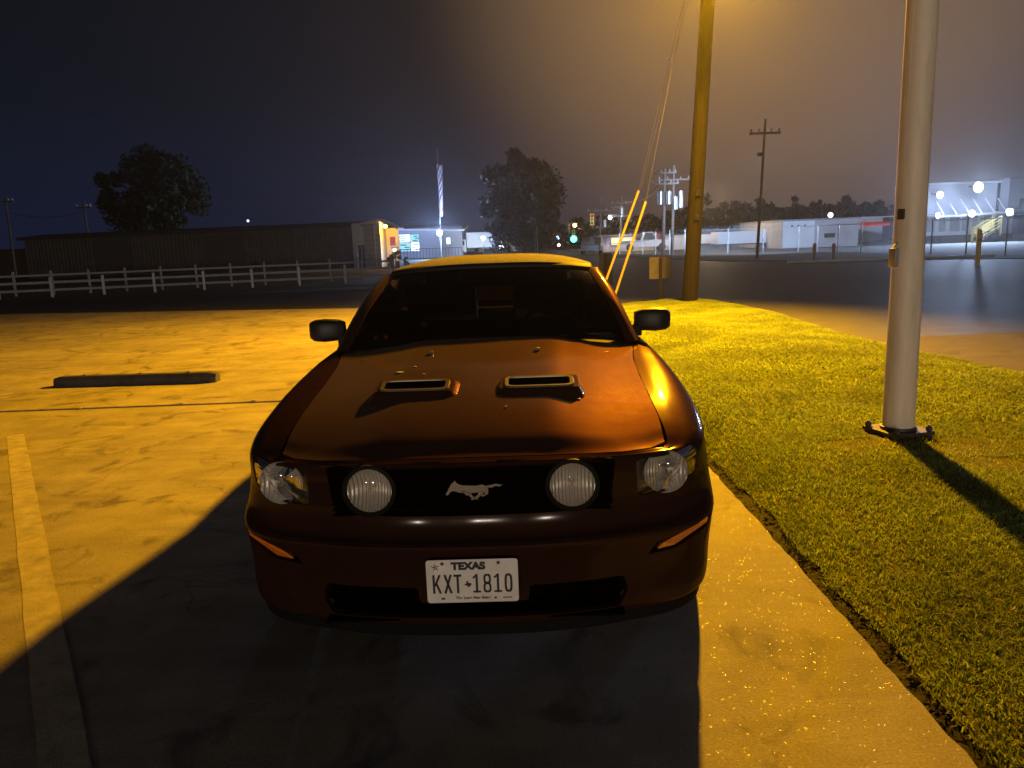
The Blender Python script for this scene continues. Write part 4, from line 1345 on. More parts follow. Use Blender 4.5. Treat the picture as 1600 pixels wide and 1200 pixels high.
ll = thing('roof_lamp', 'small white lamp alone above the long shed roof', 'lamp', (p_.x, 55.2, p_.z))
b = MB(); b.lathe([(.0, .08), (.06, .05), (.08, 0), (.05, -.06), (0, -.08)], (0, 0, 0), n=10); b.build('bulb', emission('small_white_glow', (.7, .8, 1), 5), ll)
b = MB(); b.tube([(0, .1, -.8), (0, .1, .0)], .025, 6); b.build('stem', M_darksteel, ll)
A2, B2 = at(-60, 392, 66), at(36, 388, 66)
lb = thing('low_building', 'low dark building cut off beside the long shed', 'building', ((A2.x + B2.x) / 2, 68, -.08))
w_ = B2.x - A2.x
b = MB(); b.box((0, 3, 1.1), (w_, 8, 2.2)); b.build('wall', mat('dim_brick', (.10, .06, .05), .8), lb)
b = MB(); b.box((0, 3, 2.28), (w_ + .5, 8.5, .15)); b.build('roof', M_shedroof, lb)

# ---------------------------------------------------------------- porch building at the shed's end
YP = 53.0
q = lambda x, y: at(x, y, YP)
x0, x1 = q(551, 380).x, q(579, 380).x; zt_ = q(560, 349).z
pb = thing('entrance_building', 'small pale entrance block with a gabled porch lit orange', 'building', (x0, YP, -.08))
b = MB(); wW = x1 - x0; hW = zt_ + .08
dx0, dx1 = q(559, 400).x - x0, q(572, 400).x - x0; dz = q(565, 383).z + .08
b.prism([(0, 0), (dx0, 0), (dx0, dz), (dx1, dz), (dx1, 0), (wW, 0), (wW, hW), (0, hW)], 0, 3.0); b.build('wall', M_panelwhite, pb)
b = MB(); b.box(((dx0 + dx1) / 2, .15, dz / 2), (dx1 - dx0 - .04, .06, dz - .02)); dd = b.build('door', M_door, pb)
b = MB(); b.box(((dx0 + dx1) / 2, .10, dz * .55), (.05, .02, dz * .8)); b.build('door_bar', M_white, dd)
b = MB(); b.box(((dx0 + dx1) / 2, -.02, dz + .06), (dx1 - dx0 + .2, .05, .1)); b.build('door_lintel', M_white, dd)
gx0, gx1, gx2 = q(574, 380).x - x0, q(599, 380).x - x0, q(628, 380).x - x0
gz1, gz0 = q(599, 343).z + .08, q(577, 350).z + .08
b = MB(); b.prism([(gx0, 0), (gx1, 0), (gx1, gz1 - .12), (gx0, gz0 - .12)], -1.2, 1.5); b.build('porch_wall', mat('porch_paint', (.42, .40, .37), .65), pb)
for k in range(10):
    b = MB(); z = .25 + k * .33; b.box(((gx0 + gx1) / 2, -1.215, z), (gx1 - gx0 - .05, .03, .04)); b.build('siding_board', M_greysiding, pb)
b = MB(); b.prism([(gx0 - .2, gz0 - .12), (gx1, gz1 - .12), (gx2, q(628, 357).z + .0), (gx2, q(628, 357).z + .14), (gx1, gz1 + .04), (gx0 - .2, gz0 + .04)], -1.5, 1.6); b.build('porch_roof', M_panelwhite, pb)
cx_ = q(602, 380).x - x0
b = MB(); b.tube([(gx1 - .35, -1.25, 0), (gx1 - .35, -1.25, gz1 - .4)], .03, 6); b.build('downpipe', M_white, pb)
b = MB(); b.box((q(616, 380).x - x0, -.6, q(616, 377).z + .08), (.38, .1, .62)); b.build('hanging_banner', M_maroon, pb)
b = MB(); b.box((gx1 + .45, 1.4, 1.35), (.88, .2, 2.7)); b.build('porch_back_wall', M_panelwhite, pb)
lw = q(601, 354)
pl_ = thing('porch_lamp', 'orange glowing porch lamp under the slanting gable roof', 'lamp', (lw.x + .2, YP - 1.0, lw.z))
b = MB(); b.lathe([(0, .1), (.1, .08), (.16, 0), (.1, -.1), (0, -.12)], (0, 0, 0), n=12); b.build('bulb', emission('porch_glow', (1, .5, .06), 25), pl_)
b = MB(); b.box((0, .12, .14), (.2, .2, .06)); b.build('fixture', M_darksteel, pl_)
light('porch_light', 'POINT', (lw.x + .42, YP - .75, lw.z - .2), 200, (1, .48, .04), .12, pl_)


# ---------------------------------------------------------------- trees
def leaf_cloud(c, rad, n, size, clumps, seed, squash=1.0, fill=.55):
    rg = np.random.default_rng(seed)
    dirs = rg.normal(size=(clumps, 3)); dirs /= np.linalg.norm(dirs, axis=1)[:, None]
    rr = fill + (1 - fill) * rg.uniform(0, 1, clumps) ** .6
    cc = dirs * rr[:, None] * np.array(rad)
    cr = rg.uniform(.10, .34, clumps) * min(rad)
    idx = rg.integers(0, clumps, n)
    off = rg.normal(size=(n, 3)); off /= np.linalg.norm(off, axis=1)[:, None]
    p = cc[idx] + off * (cr[idx] * rg.uniform(.2, 1.25, n) ** .7)[:, None] + np.array(c)
    a = rg.normal(size=(n, 3)); a /= np.linalg.norm(a, axis=1)[:, None]
    b = np.cross(a, rg.normal(size=(n, 3))); b /= np.linalg.norm(b, axis=1)[:, None]
    s = (size * rg.uniform(.6, 1.4, n))[:, None]
    V = np.stack([p - a * s, p + b * s * .45, p + a * s, p - b * s * .45], 1).astype(np.float32)
    me = bpy.data.meshes.new('leaves'); me.vertices.add(n * 4); me.vertices.foreach_set('co', V.reshape(-1))
    me.loops.add(n * 4); me.loops.foreach_set('vertex_index', np.arange(n * 4, dtype=np.int32))
    me.polygons.add(n); me.polygons.foreach_set('loop_start', np.arange(n, dtype=np.int32) * 4)
    me.update(calc_edges=True); me.validate()
    return me, cc + np.array(c)


def tree(name, label, base, h, rad, n, size, clumps, seed, m, cz=None, group=None):
    t = thing(name, label, 'tree', base, 0, group)
    c = (0, 0, cz if cz is not None else h - rad[2])
    me, cc = leaf_cloud(c, rad, n, size, clumps, seed)
    me.materials.append(m); link('crown', me, t)
    b = MB(); r0 = max(.06, h * .022)
    b.tube([(0, 0, 0), (.03 * h * .1, 0, c[2] * .5), (0, .02, c[2]), (.05, 0, c[2] + rad[2] * .5)], [r0 * 1.25, r0, r0 * .7, r0 * .25], 9)
    rg = random.Random(seed)
    for k in rg.sample(range(len(cc)), min(10, len(cc))):
        z0 = c[2] * rg.uniform(.5, .95); p1 = Vector(cc[k])
        b.tube([(0, 0, z0), (p1.x * .45, p1.y * .45, z0 + (p1.z - z0) * .6), p1], [r0 * .45, r0 * .28, r0 * .1], 6)
    b.build('trunk', M_bark, t)
    return t


p0 = at(237, 300, 74); r_ = 74 / 1180
tree('shade_tree', 'dark broad tree standing up behind the long shed', (p0.x, 74, -.08), at(237, 246, 74).z, (75 * r_, 4.2, 58 * r_), 15000, .27, 85, 4, M_leaf, at(237, 305, 74).z)
p0 = at(816, 315, 70); r_ = 70 / 1180
tree('street_tree', 'tall rounded tree above the car roof, between the white floodlight and traffic lights', (p0.x, 70, -.08), at(816, 234, 70).z, (60 * r_, 3.4, 76 * r_), 15000, .24, 75, 5, M_leaf, at(816, 315, 70).z)
# the far wood behind the trailers reads as one mass
fw_me = None
mbv = []
far = None
for k in range(26):
    x = 1060 + k * 12.5; yt = 322 + 6 * math.sin(k * 1.7) + rnd.uniform(-4, 4)
    Yt = 128 + rnd.uniform(-6, 6); c = at(x, yt + 22, Yt)
    me, _ = leaf_cloud((c.x, Yt, c.z), (2.6, 2.4, 2.9), 900, .42, 16, 100 + k, fill=.3)
    mbv.append(me)
for k in range(16):
    x = 878 + k * 12.5; yt = 350 - (k / 16) * 14 + 5 * math.sin(k * 2.1) + rnd.uniform(-4, 4)
    Yt = 150 + rnd.uniform(-6, 6); c = at(x, yt + 16, Yt)
    me, _ = leaf_cloud((c.x, Yt, c.z), (2.6, 2.4, 2.6), 700, .45, 14, 200 + k, fill=.3)
    mbv.append(me)
bm = bmesh.new()
for me in mbv:
    bm.from_mesh(me); bpy.data.meshes.remove(me)
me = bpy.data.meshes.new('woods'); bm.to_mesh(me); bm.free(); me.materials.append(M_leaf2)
stuff(link('woods', me))
# dark bank of trunks and undergrowth below the crowns
b = MB()
for k in range(60):
    x = 1050 + k * 5.2; Yt = 130 + rnd.uniform(-5, 5); c = at(x, 360, Yt); b.tube([(c.x, Yt, -.08), (c.x + rnd.uniform(-.3, .3), Yt, 5.0)], [.2, .1], 5)
stuff(b.build('woods_trunks', M_bark))


# ---------------------------------------------------------------- distant poles
def util_pole(base, topw, r0, arms, label, group=None, extras=None):
    base = Vector(base); tp = Vector(topw) - base
    u = thing('power_pole', label, 'power pole', base, 0, group)
    b = MB(); b.tube([(0, 0, 0), tp], [r0, r0 * .7], 8); b.build('shaft', M_oldwood, u, smooth=60)
    for (f, w) in arms:
        c = tp * f; b = MB(); b.box((c.x, c.y - r0, c.z), (w, .1, .12)); b.build('crossarm', M_oldwood, u)
        for sx in (-.45, -.2, .2, .45):
            b = MB(); b.lathe([(0, .2), (.05, .18), (.06, 0)], (c.x + sx * w, c.y - r0, c.z + .06), n=7); b.build('insulator', M_steel, u)
    for (f, dx, hh, rr) in (extras or []):
        c = tp * f; b = MB(); b.lathe([(0, hh / 2), (rr, hh / 2), (rr, -hh / 2), (0, -hh / 2)], (c.x + dx, c.y - r0 - rr, c.z), n=12); b.build('transformer', M_steel, u, smooth=40)
    return u


def pole_px(xb, yb, xt, yt, Y, r0, arms, label, extras=None, dz=None, group='distant power poles'):
    a = at(xb, yb, Y); t = at(xt, yt, Y); s = (t.x - a.x) / (t.z - a.z)
    return util_pole((a.x - s * (a.z + .08), Y, -.08), t, r0, arms, label, group, extras)


PLONE = pole_px(1183, 402, 1196, 186, 43, .09, [(.90, 1.7)], 'lone pole with one crossarm between the timber pole and light pole')
yq = at(1192, 240, 42.7)  # spotlight added to brighten the trailers, its glass turned away from view
yf = thing('added_yard_spot', 'added hooded spotlight on the lone pole, fill light for the trailer yard', 'floodlight', (yq.x, 42.9, yq.z))
b = MB(); b.box((0, .25, 0), (.3, .25, .2), 0, .04); b.build('hood', M_darksteel, yf)
b = MB(); b.box((0, .40, -.02), (.22, .04, .14)); b.build('lamp_glass', emission('yard_fill_glow', LED, 20), yf)
light('yard_fill_light', 'SPOT', (yq.x, 43.4, yq.z - .05), 26000, LED, .12, yf, (at(1170, 378, 70).x, 70, 1.5), R(70), .6)
PH1 = pole_px(1036, 398, 1039, 262, 56, .13, [(.82, 2.0), (.94, 1.6)], 'pole with three transformers, left one of the close pair', [(.66, -.35, .9, .2), (.66, .25, .9, .2), (.60, .7, .9, .2)])
PH2 = pole_px(1050, 398, 1053, 258, 58, .13, [(.84, 2.4)], 'pole with one transformer, right one of the close pair', [(.62, .45, 1.2, .2)])
PH3 = pole_px(938, 392, 939, 308, 95, .16, [(.74, 3.4), (.55, 3.0), (.42, 2.2)], 'pole with three crossarms beside the traffic signal', [(.5, .5, .9, .25)])
PH4 = pole_px(969, 392, 972, 306, 88, .15, [(.86, 2.4), (.62, 1.4)], 'pole carrying a white street lamp arm', [(.70, .0, 1.0, .22)])
pole_px(138, 372, 130, 312, 62, .10, [(.9, 1.2)], 'thin leaning pole beside the dark tree at the shed')
pole_px(19, 388, 8, 306, 62, .11, [(.93, 1.3)], 'thin leaning pole at the far end of the shed')


# wires between them
def wire(name, a, b_, sag, label):
    a, b_ = Vector(a), Vector(b_); pts = []
    for k in range(13):
        t = k / 12; p = a.lerp(b_, t); p.z -= sag * 4 * t * (1 - t); pts.append(p - a)
    m_ = MB(); m_.tube(pts, .02, 4, False); o = m_.build('power_line', M_wire); o.location = a
    return tag(o, label, 'power line', 'overhead lines')


wire('w', at(939, 318, 95), at(1038, 283, 56), 1.0, 'sagging line between the three-crossarm pole and the transformer pair')
wire('w', at(972, 312, 88), at(1052, 277, 58), .8, 'line between the white street lamp pole and the transformer pair')
wire('w', at(880, 372, 100), at(1186, 330, 43), 1.2, 'low line crossing over the lit yard to the lone pole')
wire('w', at(10, 330, 62), at(132, 330, 62), .5, 'dark line between the two thin leaning poles')

# ---------------------------------------------------------------- shop, flag, floodlight and vans in the middle distance
YS = 82.0
q = lambda x, y: at(x, y, YS)
sx0, sx1 = q(619, 375).x, q(722, 375).x; zt_ = q(640, 357).z
so = thing('shop', 'pale blue lit shop with bright window panels beside the porch', 'shop', (sx0, YS, -.08))
wW = sx1 - sx0; hW = zt_ + .08
wx0, wx1, wz0, wz1 = q(624, 380).x - sx0, q(655, 380).x - sx0, q(640, 393).z + .08, q(640, 366).z + .08
vx0, vx1, vz0, vz1 = q(697, 380).x - sx0, q(704, 380).x - sx0, q(700, 382).z + .08, q(700, 371).z + .08
b = MB()
for (a, c, z0, z1) in ((0, wx0, 0, hW), (wx1, vx0, 0, hW), (vx1, wW, 0, hW), (wx0, wx1, 0, wz0), (wx0, wx1, wz1, hW), (vx0, vx1, 0, vz0), (vx0, vx1, vz1, hW)):
    b.box(((a + c) / 2, .15, (z0 + z1) / 2), (c - a, .3, z1 - z0))
b.box((wW / 2, 9, hW / 2), (wW, .3, hW)); b.box((.15, 4.65, hW / 2), (.3, 8.4, hW)); b.box((wW - .15, 4.65, hW / 2), (.3, 8.4, hW))
b.build('wall', M_storewall, so)
b = MB(); b.add([(-.3, -.5, hW + .02), (wW + .3, -.5, hW - .3), (wW + .3, 9.5, hW + .4), (-.3, 9.5, hW + .7), (-.3, -.5, hW - .14), (wW + .3, -.5, hW - .46), (wW + .3, 9.5, hW + .25), (-.3, 9.5, hW + .55)], [(0, 1, 2, 3), (7, 6, 5, 4), (0, 4, 5, 1), (1, 5, 6, 2), (2, 6, 7, 3), (3, 7, 4, 0)]); b.build('roof', M_white, so)
EM_W = emission('window_white', (.66, .84, 1.0), 2.6); EM_T = emission('window_teal', (.30, .78, .88), 1.1)
wmid = wx0 + (wx1 - wx0) * .55; zmid = (wz0 + wz1) / 2 + .05
for (a, c, z0, z1, em) in ((wx0, wmid, zmid, wz1, EM_W), (wmid, wx1, zmid, wz1, EM_T), (wx0, wmid, wz0, zmid, EM_T), (wmid, wx1, wz0, zmid, EM_W), (vx0, vx1, vz0, vz1, EM_W)):
    b = MB(); b.box(((a + c) / 2, .12, (z0 + z1) / 2), (c - a - .06, .04, z1 - z0 - .06)); wi = b.build('window', em, so)
    b = MB(); b.box(((a + c) / 2, .05, z0 + .03), (c - a, .1, .06)); b.box((a + .03, .05, (z0 + z1) / 2), (.06, .1, z1 - z0)); b.build('window_frame', M_white, wi)
    if em is not EM_W or a != vx0:
        b = MB()
        for k in range(3):
            b.box((a + (c - a) * rnd.uniform(.2, .8), .04, z0 + (z1 - z0) * (.22 + .25 * k)), ((c - a) * rnd.uniform(.3, .6), .04, .12))
        b.build('window_poster', M_greysiding, wi)
b = MB()
for k in range(22):
    b.box((k * wW / 21, -1.8, .5), (.05, .05, 1.0))
b.box((wW / 2, -1.8, 1.0), (wW, .04, .06)); stuff(b.build('yard_railing', M_darksteel, so))
fp = at(687, 364, 74)
yl = thing('yard_floodlight', 'dazzling white floodlight on a stand beside the flagpole', 'floodlight', (fp.x, 74, -.08))
b = MB(); b.tube([(0, .1, 0), (0, .1, fp.z)], .05, 6); b.build('stand', M_darksteel, yl)
b = MB(); b.lathe([(.0, -.14), (.20, -.12), (.26, 0), (.2, .12), (0, .14)], (0, -.12, fp.z + .08), 'y', 16); b.build('lamp_head', emission('flood_white', (.75, .87, 1), 40), yl)
light('flood_light', 'POINT', (fp.x, 73.4, fp.z + .05), 7000, (.38, .55, 1), .25, yl)
f0, f1 = at(688, 362, 76), at(683, 232, 76)
fo = thing('flagpole', 'slim flagpole rising over the white floodlight', 'flagpole', (f0.x, 76, -.08))
b = MB(); b.tube([(0, 0, 0), (f1.x - f0.x, 0, f1.z + .08)], [.06, .035], 8); b.build('pole', M_steel, fo); b = MB(); b.lathe([(0, .1), (.08, .05), (.1, 0), (.08, -.05), (0, -.1)], (f1.x - f0.x, 0, f1.z + .16), n=10); b.build('finial', M_chrome, fo)
ft, fb = at(685, 258, 75.9), at(689, 338, 75.9)
# limp striped flag: a folded ribbon of stripes
fx = thing('flag', 'limp striped flag hanging folded against its pole', 'flag', (ft.x, 75.86, fb.z))
H_ = ft.z - fb.z
M_flagw = mat('flag_white', (.38, .38, .40), .8); M_flagr = mat('flag_red', (.12, .03, .05), .8)
nst = 13
for k in range(nst):
    P_ = []
    for i in range(15):
        t = i / 14
        rowp = []
        for e_ in (k / nst, (k + 1) / nst):
            ph = e_ * 9 + t * 10.5
            wd = .30 * (1 - .55 * t)
            rowp.append((wd * math.sin(ph) + .1, -.10 + .12 * math.cos(ph) - .02, H_ * (1 - t) + .05 * math.sin(ph * 2)))
        P_.append(rowp)
    b = MB(); b.grid(P_); b.build('stripe', M_flagw if k % 2 else M_flagr, fx, smooth=60, recalc=False)


# small vehicles far off
def vehicle(name, label, cat, loc, rz, L_, W_, H_, kind, m, group=None):
    v = thing(name, label, cat, loc, rz, group)
    hw = W_ / 2
    b = MB()
    if kind == 'box':
        b.box((L_ * .12, 0, H_ * .5 + .45), (L_ * .74, W_, H_ - .9), 0, .04); cargo = b.build('cargo_box', m, v)
        b = MB(); cb = [(-L_ / 2, .45), (-L_ * .27, .45), (-L_ * .27, H_ * .72), (-L_ * .36, H_ * .72), (-L_ * .43, H_ * .48), (-L_ / 2, H_ * .42)]
        b.prism(cb, -hw * .95, hw * .95); cab = b.build('cab', m, v)
        b = MB(); b.prism([(-L_ * .41, H_ * .48), (-L_ * .30, H_ * .48), (-L_ * .30, H_ * .66), (-L_ * .36, H_ * .66)], -hw * .97, hw * .97); b.build('cab_window', M_black, cab)
        wx = (-L_ * .38, L_ * .2, L_ * .36)
    elif kind == 'pickup':
        pr = [(-L_ / 2, .4), (L_ / 2, .4), (L_ / 2, 1.0), (L_ * .08, 1.0), (L_ * .02, H_), (-L_ * .14, H_), (-L_ * .24, 1.05), (-L_ / 2, .95)]
        b.prism(pr, -hw, hw); bd = b.build('body', m, v)
        b = MB(); b.prism([(L_ * .05, 1.07), (L_ * .0, H_ - .08), (-L_ * .13, H_ - .08), (-L_ * .215, 1.09)], -hw - .01, hw + .01); b.build('window', M_black, bd)
        wx = (-L_ * .32, L_ * .30)
    else:
        pr = [(-L_ / 2, .3), (L_ / 2, .3), (L_ / 2, .85), (L_ * .36, .95), (L_ * .22, H_), (-L_ * .10, H_), (-L_ * .25, .95), (-L_ * .48, .8)]
        b.prism(pr, -hw, hw); bd = b.build('body', m, v)
        b = MB(); b.prism([(L_ * .33, .96), (L_ * .2, H_ - .07), (-L_ * .09, H_ - .07), (-L_ * .22, .96)], -hw - .01, hw + .01); b.build('window', M_black, bd)
        wx = (-L_ * .31, L_ * .31)
    for x in wx:
        for s in (-1, 1):
            b = MB(); b.lathe([(0, .1), (.2, .1), (.36, .1), (.36, -.1), (0, -.1)], (x, s * (hw - .08), .36), 'y', 16); b.build('wheel', M_rubber, v)
    return v


c = at(748, 388, 84); vehicle('van', 'white box van parked beyond the shop under the tree', 'van', (c.x, 84, -.08), R(5), 5.2, 2.0, 2.5, 'box', M_white)
c = at(720, 388, 92); vehicle('pickup_truck', 'pale pickup truck just past the shop wall', 'pickup truck', (c.x + .6, 92, -.08), R(-8), 5.0, 1.9, 1.8, 'pickup', M_white)
c = at(776, 388, 88); vehicle('parked_sedan', 'white sedan nosed against the tree trunk beyond the shop', 'car', (c.x, 88, -.08), R(10), 4.4, 1.8, 1.4, 'sedan', M_white)
c = at(925, 388, 72); vehicle('moving_car', 'small grey car driving off down the road by the signal', 'car', (c.x, 72, -.045), R(80), 4.5, 1.8, 1.5, 'sedan', mat('grey_car', (.3, .3, .32), .4))
c = at(1008, 388, 76); vehicle('pickup_truck', 'white pickup truck behind the chain fence by the lit sign', 'pickup truck', (c.x, 76, -.02), R(172), 5.0, 1.9, 1.8, 'pickup', M_white)


def lamp_on_pole(label, px_, py_, Y, colr, glow, power, r=.18, post=True, name='street_lamp', arm=0.0, lcol=None):
    p_ = at(px_, py_, Y)
    t = thing(name, label, 'street lamp', (p_.x, Y, -.08))
    z = p_.z + .08
    b = MB(); b.lathe([(0, r), (r * .7, r * .7), (r, 0), (r * .7, -r * .7), (0, -r)], (0, -.12, z), n=12); b.build('bulb', emission('glow_' + name + str(px_), colr, glow), t)
    b = MB(); b.box((arm * .5, 0, z + r + .06), (abs(arm) + .5, .25, .12), 0, .03); b.build('lamp_head', M_darksteel, t)
    if post:
        b = MB(); b.tube([(arm, .05, 0), (arm, .05, z + r)], .06, 6); b.build('post', M_darksteel, t)
    if power:
        light('lamp_light', 'POINT', (p_.x, Y - .4, p_.z - .1), power, lcol or colr, r, t)
    return t


lamp_on_pole('small white yard lamp among the parked vans', 755, 372, 80, (.8, .95, 1), 25, 500, .2)
lamp_on_pole('low bright white lamp at the right end of the parked vans', 783, 386, 78, (.9, .95, 1), 25, 150, .22)
lamp_on_pole('little white lamp at the porch foot beside the round shrub', 617, 391, 52.5, (.85, .92, 1), 10, 60, .11)
lamp_on_pole('white street lamp on an arm over the far road', 953, 340, 86, (.9, .93, 1), 18, 350, .2, True, 'street_lamp', 1.2)
lamp_on_pole('orange street lamp over the far road, left of the traffic signal', 898, 352, 105, (1, .6, .2), 16, 300, .26, True, 'street_lamp', -.8)
lamp_on_pole('cool blue sign lamp beside the tall tree trunk', 872, 371, 100, (.4, .6, 1), 8, 0, .22)
lamp_on_pole('small white lamp low beside the tree trunk, under the blue one', 873, 383, 98, (.85, .9, 1), 8, 0, .18)

# traffic signals
def signal(label, px_, py_, Y, lit):
    p_ = at(px_, py_, Y); t = thing('traffic_light', label, 'traffic light', (p_.x, Y, p_.z))
    b = MB(); b.box((0, 0, 0), (.42, .3, 1.25), 0, .05); b.build('housing', M_yellow, t)
    for k, (z, nm, c_) in enumerate(((.38, 'red', (.25, .01, .01)), (0, 'amber', (.3, .14, .01)), (-.38, 'green', (.01, .2, .12)))):
        em = emission('signal_green_glow', (.05, .95, .75), 14) if (lit and nm == 'green') else mat('signal_' + nm, c_, .3)
        b = MB(); b.lathe([(0, -.05), (.1, -.03), (.16, 0)], (0, -.17, z), 'y', 14); b.build('signal_lens', em, t)
    b = MB(); b.tube([(0, .2, .6), (0, .2, 1.2)], .03, 5); b.build('hanger', M_darksteel, t)
    return t


signal('yellow cased traffic signal hanging dark beside the pole', 925, 343, 84, False)
tg = signal('traffic signal showing green low over the far junction', 896, 367, 104, True)
b = MB(); b.lathe([(0, -.2), (.3, -.15), (.42, 0), (.3, .15), (0, .2)], (0, -.3, -.55), 'y', 14)
b.build('green_glow_disc', MATS['signal_green_glow'], tg)
c0, c1 = at(880, 336, 86), at(940, 331, 90)
wire('w', (c0.x, 84.2, at(925, 330, 84).z + .2), (at(939, 331, 95).x, 94.8, at(939, 331, 95).z), .1, 'short span wire that carries the yellow cased signal')
# road sign pair near the tree
sp0 = at(840, 395, 66); sp1 = at(840, 354, 66)
o = MB().tube([(0, 0, 0), (0, 0, sp1.z + .08)], .05, 6).tube([(-.2, 0, 0), (-.2, 0, sp1.z - .2)], .03, 6).build('sign_post', M_steel); o.location = (sp0.x, 66, -.08)
tag(o, 'slim pale metal post standing before the tall rounded tree', 'post')

# ---------------------------------------------------------------- lit yard behind the chain-link fence
YQ = 80.0
q = lambda x, y: at(x, y, YQ)
# low shop with a lit sign
x0, x1 = q(938, 380).x, q(1022, 380).x; zt_ = q(980, 369).z + .08
ys_ = thing('yard_office', 'low pale yard office with a bright warm sign board', 'building', (x0, YQ, -.08))
b = MB(); b.box(((x1 - x0) / 2, 3, zt_ / 2), (x1 - x0, 6, zt_)); b.build('wall', M_storewall, ys_)
b = MB(); b.box(((x1 - x0) / 2, 2.8, zt_ + .1), (x1 - x0 + .6, 6.8, .2)); b.build('roof', M_shedroof, ys_)
sx0_, sx1_ = q(955, 375).x - x0, q(992, 375).x - x0
b = MB(); b.box(((sx0_ + sx1_) / 2, -.12, (q(975, 371).z + q(975, 382).z) / 2 + .08), (sx1_ - sx0_, .12, q(975, 371).z - q(975, 382).z)); b.build('lit_sign', emission('warm_sign', (1, .8, .5), 1.4), ys_)
for k in range(3):
    b = MB(); b.box((sx0_ + 2.9 + k * .9, -.05, .9), (.6, .06, .8)); b.build('window', M_door, ys_)
light('sign_light', 'POINT', (q(975, 371).x, YQ - 1.5, 2.4), 500, (1, .78, .5), .3, ys_)
x2, x3 = q(1020, 380).x, q(1036, 380).x
o = MB(); o.box((0, 0, (q(1028, 366).z + .08) / 2), (x3 - x2, 3, q(1028, 366).z + .08), 0, .04)
rt = thing('storage_container', 'red storage container between the yard office and pale tank shed', 'container', ((x2 + x3) / 2, YQ + 2, -.08)); o.build('shell', M_red, rt)
for k in range(6):
    b = MB(); b.box((-.5 + k * .2, -1.53, 1.0), (.07, .05, 1.7)); b.build('rib', M_red, rt)
x2, x3 = q(1037, 380).x, q(1076, 380).x; hz_ = q(1055, 367).z + .08
pt = thing('pale_shed', 'plain pale shed left of the timber pole inside the yard', 'shed', ((x2 + x3) / 2, YQ - 2, -.08))
b = MB(); b.box((0, 2.5, hz_ / 2), (x3 - x2, 5, hz_)); b.build('wall', M_panelwhite, pt)
b = MB(); b.box((0, 2.5, hz_ + .06), (x3 - x2 + .3, 5.3, .12)); b.build('roof', M_shedroof, pt)
light('yard_fill_lamp', 'POINT', (q(1075, 360).x, YQ - 9, 4.5), 1500, (1, .75, .45), .2, lamp_on_pole('yard lamp hidden behind the timber pole', 1080, 345, 71, (1, .8, .5), 12, 0, .15))


def trailer(label, x0p, x1p, ytop, ybot, Y, m):
    a, c = at(x0p, ytop, Y), at(x1p, ytop, Y); L_ = c.x - a.x; zt = (a.z + c.z) / 2 + .08
    t = thing('semi_trailer', label, 'trailer', ((a.x + c.x) / 2, Y, -.08), 0, 'trailers in the lit yard')
    b = MB(); b.box((0, 1.25, (zt + .5) / 2), (L_, 2.5, zt - .5), 0, .03); b.build('box_body', m, t)
    for k in range(int(L_ / .9)):
        b = MB(); b.box((-L_ / 2 + .5 + k * .9, -.012, (zt + .5) / 2), (.05, .03, zt - .6)); b.build('side_post', m, t)
    b = MB(); b.box((0, 1.25, .44), (L_ * .96, 1.0, .10)); b.build('chassis', M_darksteel, t)
    b = MB(); b.box((-L_ * .28, .5, .22), (.12, .12, .44)); b.build('landing_leg', M_darksteel, t)
    for x in (L_ * .28, L_ * .39):
        b = MB(); b.lathe([(0, .15), (.12, .15), (.27, .12), (.27, -.12), (0, -.15)], (x, .15, .27), 'y', 18); b.build('wheel', M_rubber, t)
    return t


trailer('long white trailer parked behind the fence, right of the timber pole', 1122, 1222, 361, 388, 70, M_white)
trailer('shorter white trailer half hidden by the timber pole', 1088, 1124, 366, 388, 78, M_panelwhite)
# teal lit bay
YB = 88.0; q = lambda x, y: at(x, y, YB)
x0, x1 = q(1166, 370).x, q(1226, 370).x; z1 = q(1195, 350).z + .08
tb = thing('open_bay_shed', 'open teal lit loading shed behind the long white trailer', 'shed', ((x0 + x1) / 2, YB, -.08)); w_ = x1 - x0
b = MB(); b.box((0, 5, z1 / 2), (w_, .2, z1)); b.box((-w_ / 2, 2.5, z1 / 2), (.2, 4.8, z1)); b.box((w_ / 2, 2.5, z1 / 2), (.2, 4.8, z1)); b.build('wall', mat('teal_wall', (.3, .55, .55), .6), tb)
b = MB(); b.box((0, 2.4, z1 + .12), (w_ + .6, 5.8, .22)); b.build('roof', M_shedroof, tb)
lp2 = at(1194, 358, YB - 1); tl_ = thing('bay_lamp', 'white lamp glowing under the open teal shed roof', 'lamp', (lp2.x, YB - .6, lp2.z))
b = MB(); b.lathe([(0, .15), (.18, .1), (.22, 0), (.14, -.12), (0, -.15)], (0, 0, 0), n=12); b.build('bulb', emission('bay_glow', (.75, 1, .9), 22), tl_)
b = MB(); b.tube([(0, .1, .1), (0, .1, .5)], .03, 5); b.build('hanger', M_darksteel, tl_)
light('bay_light', 'POINT', (lp2.x, YB - .3, lp2.z - .3), 1600, (.6, .95, 1), .2, tl_)
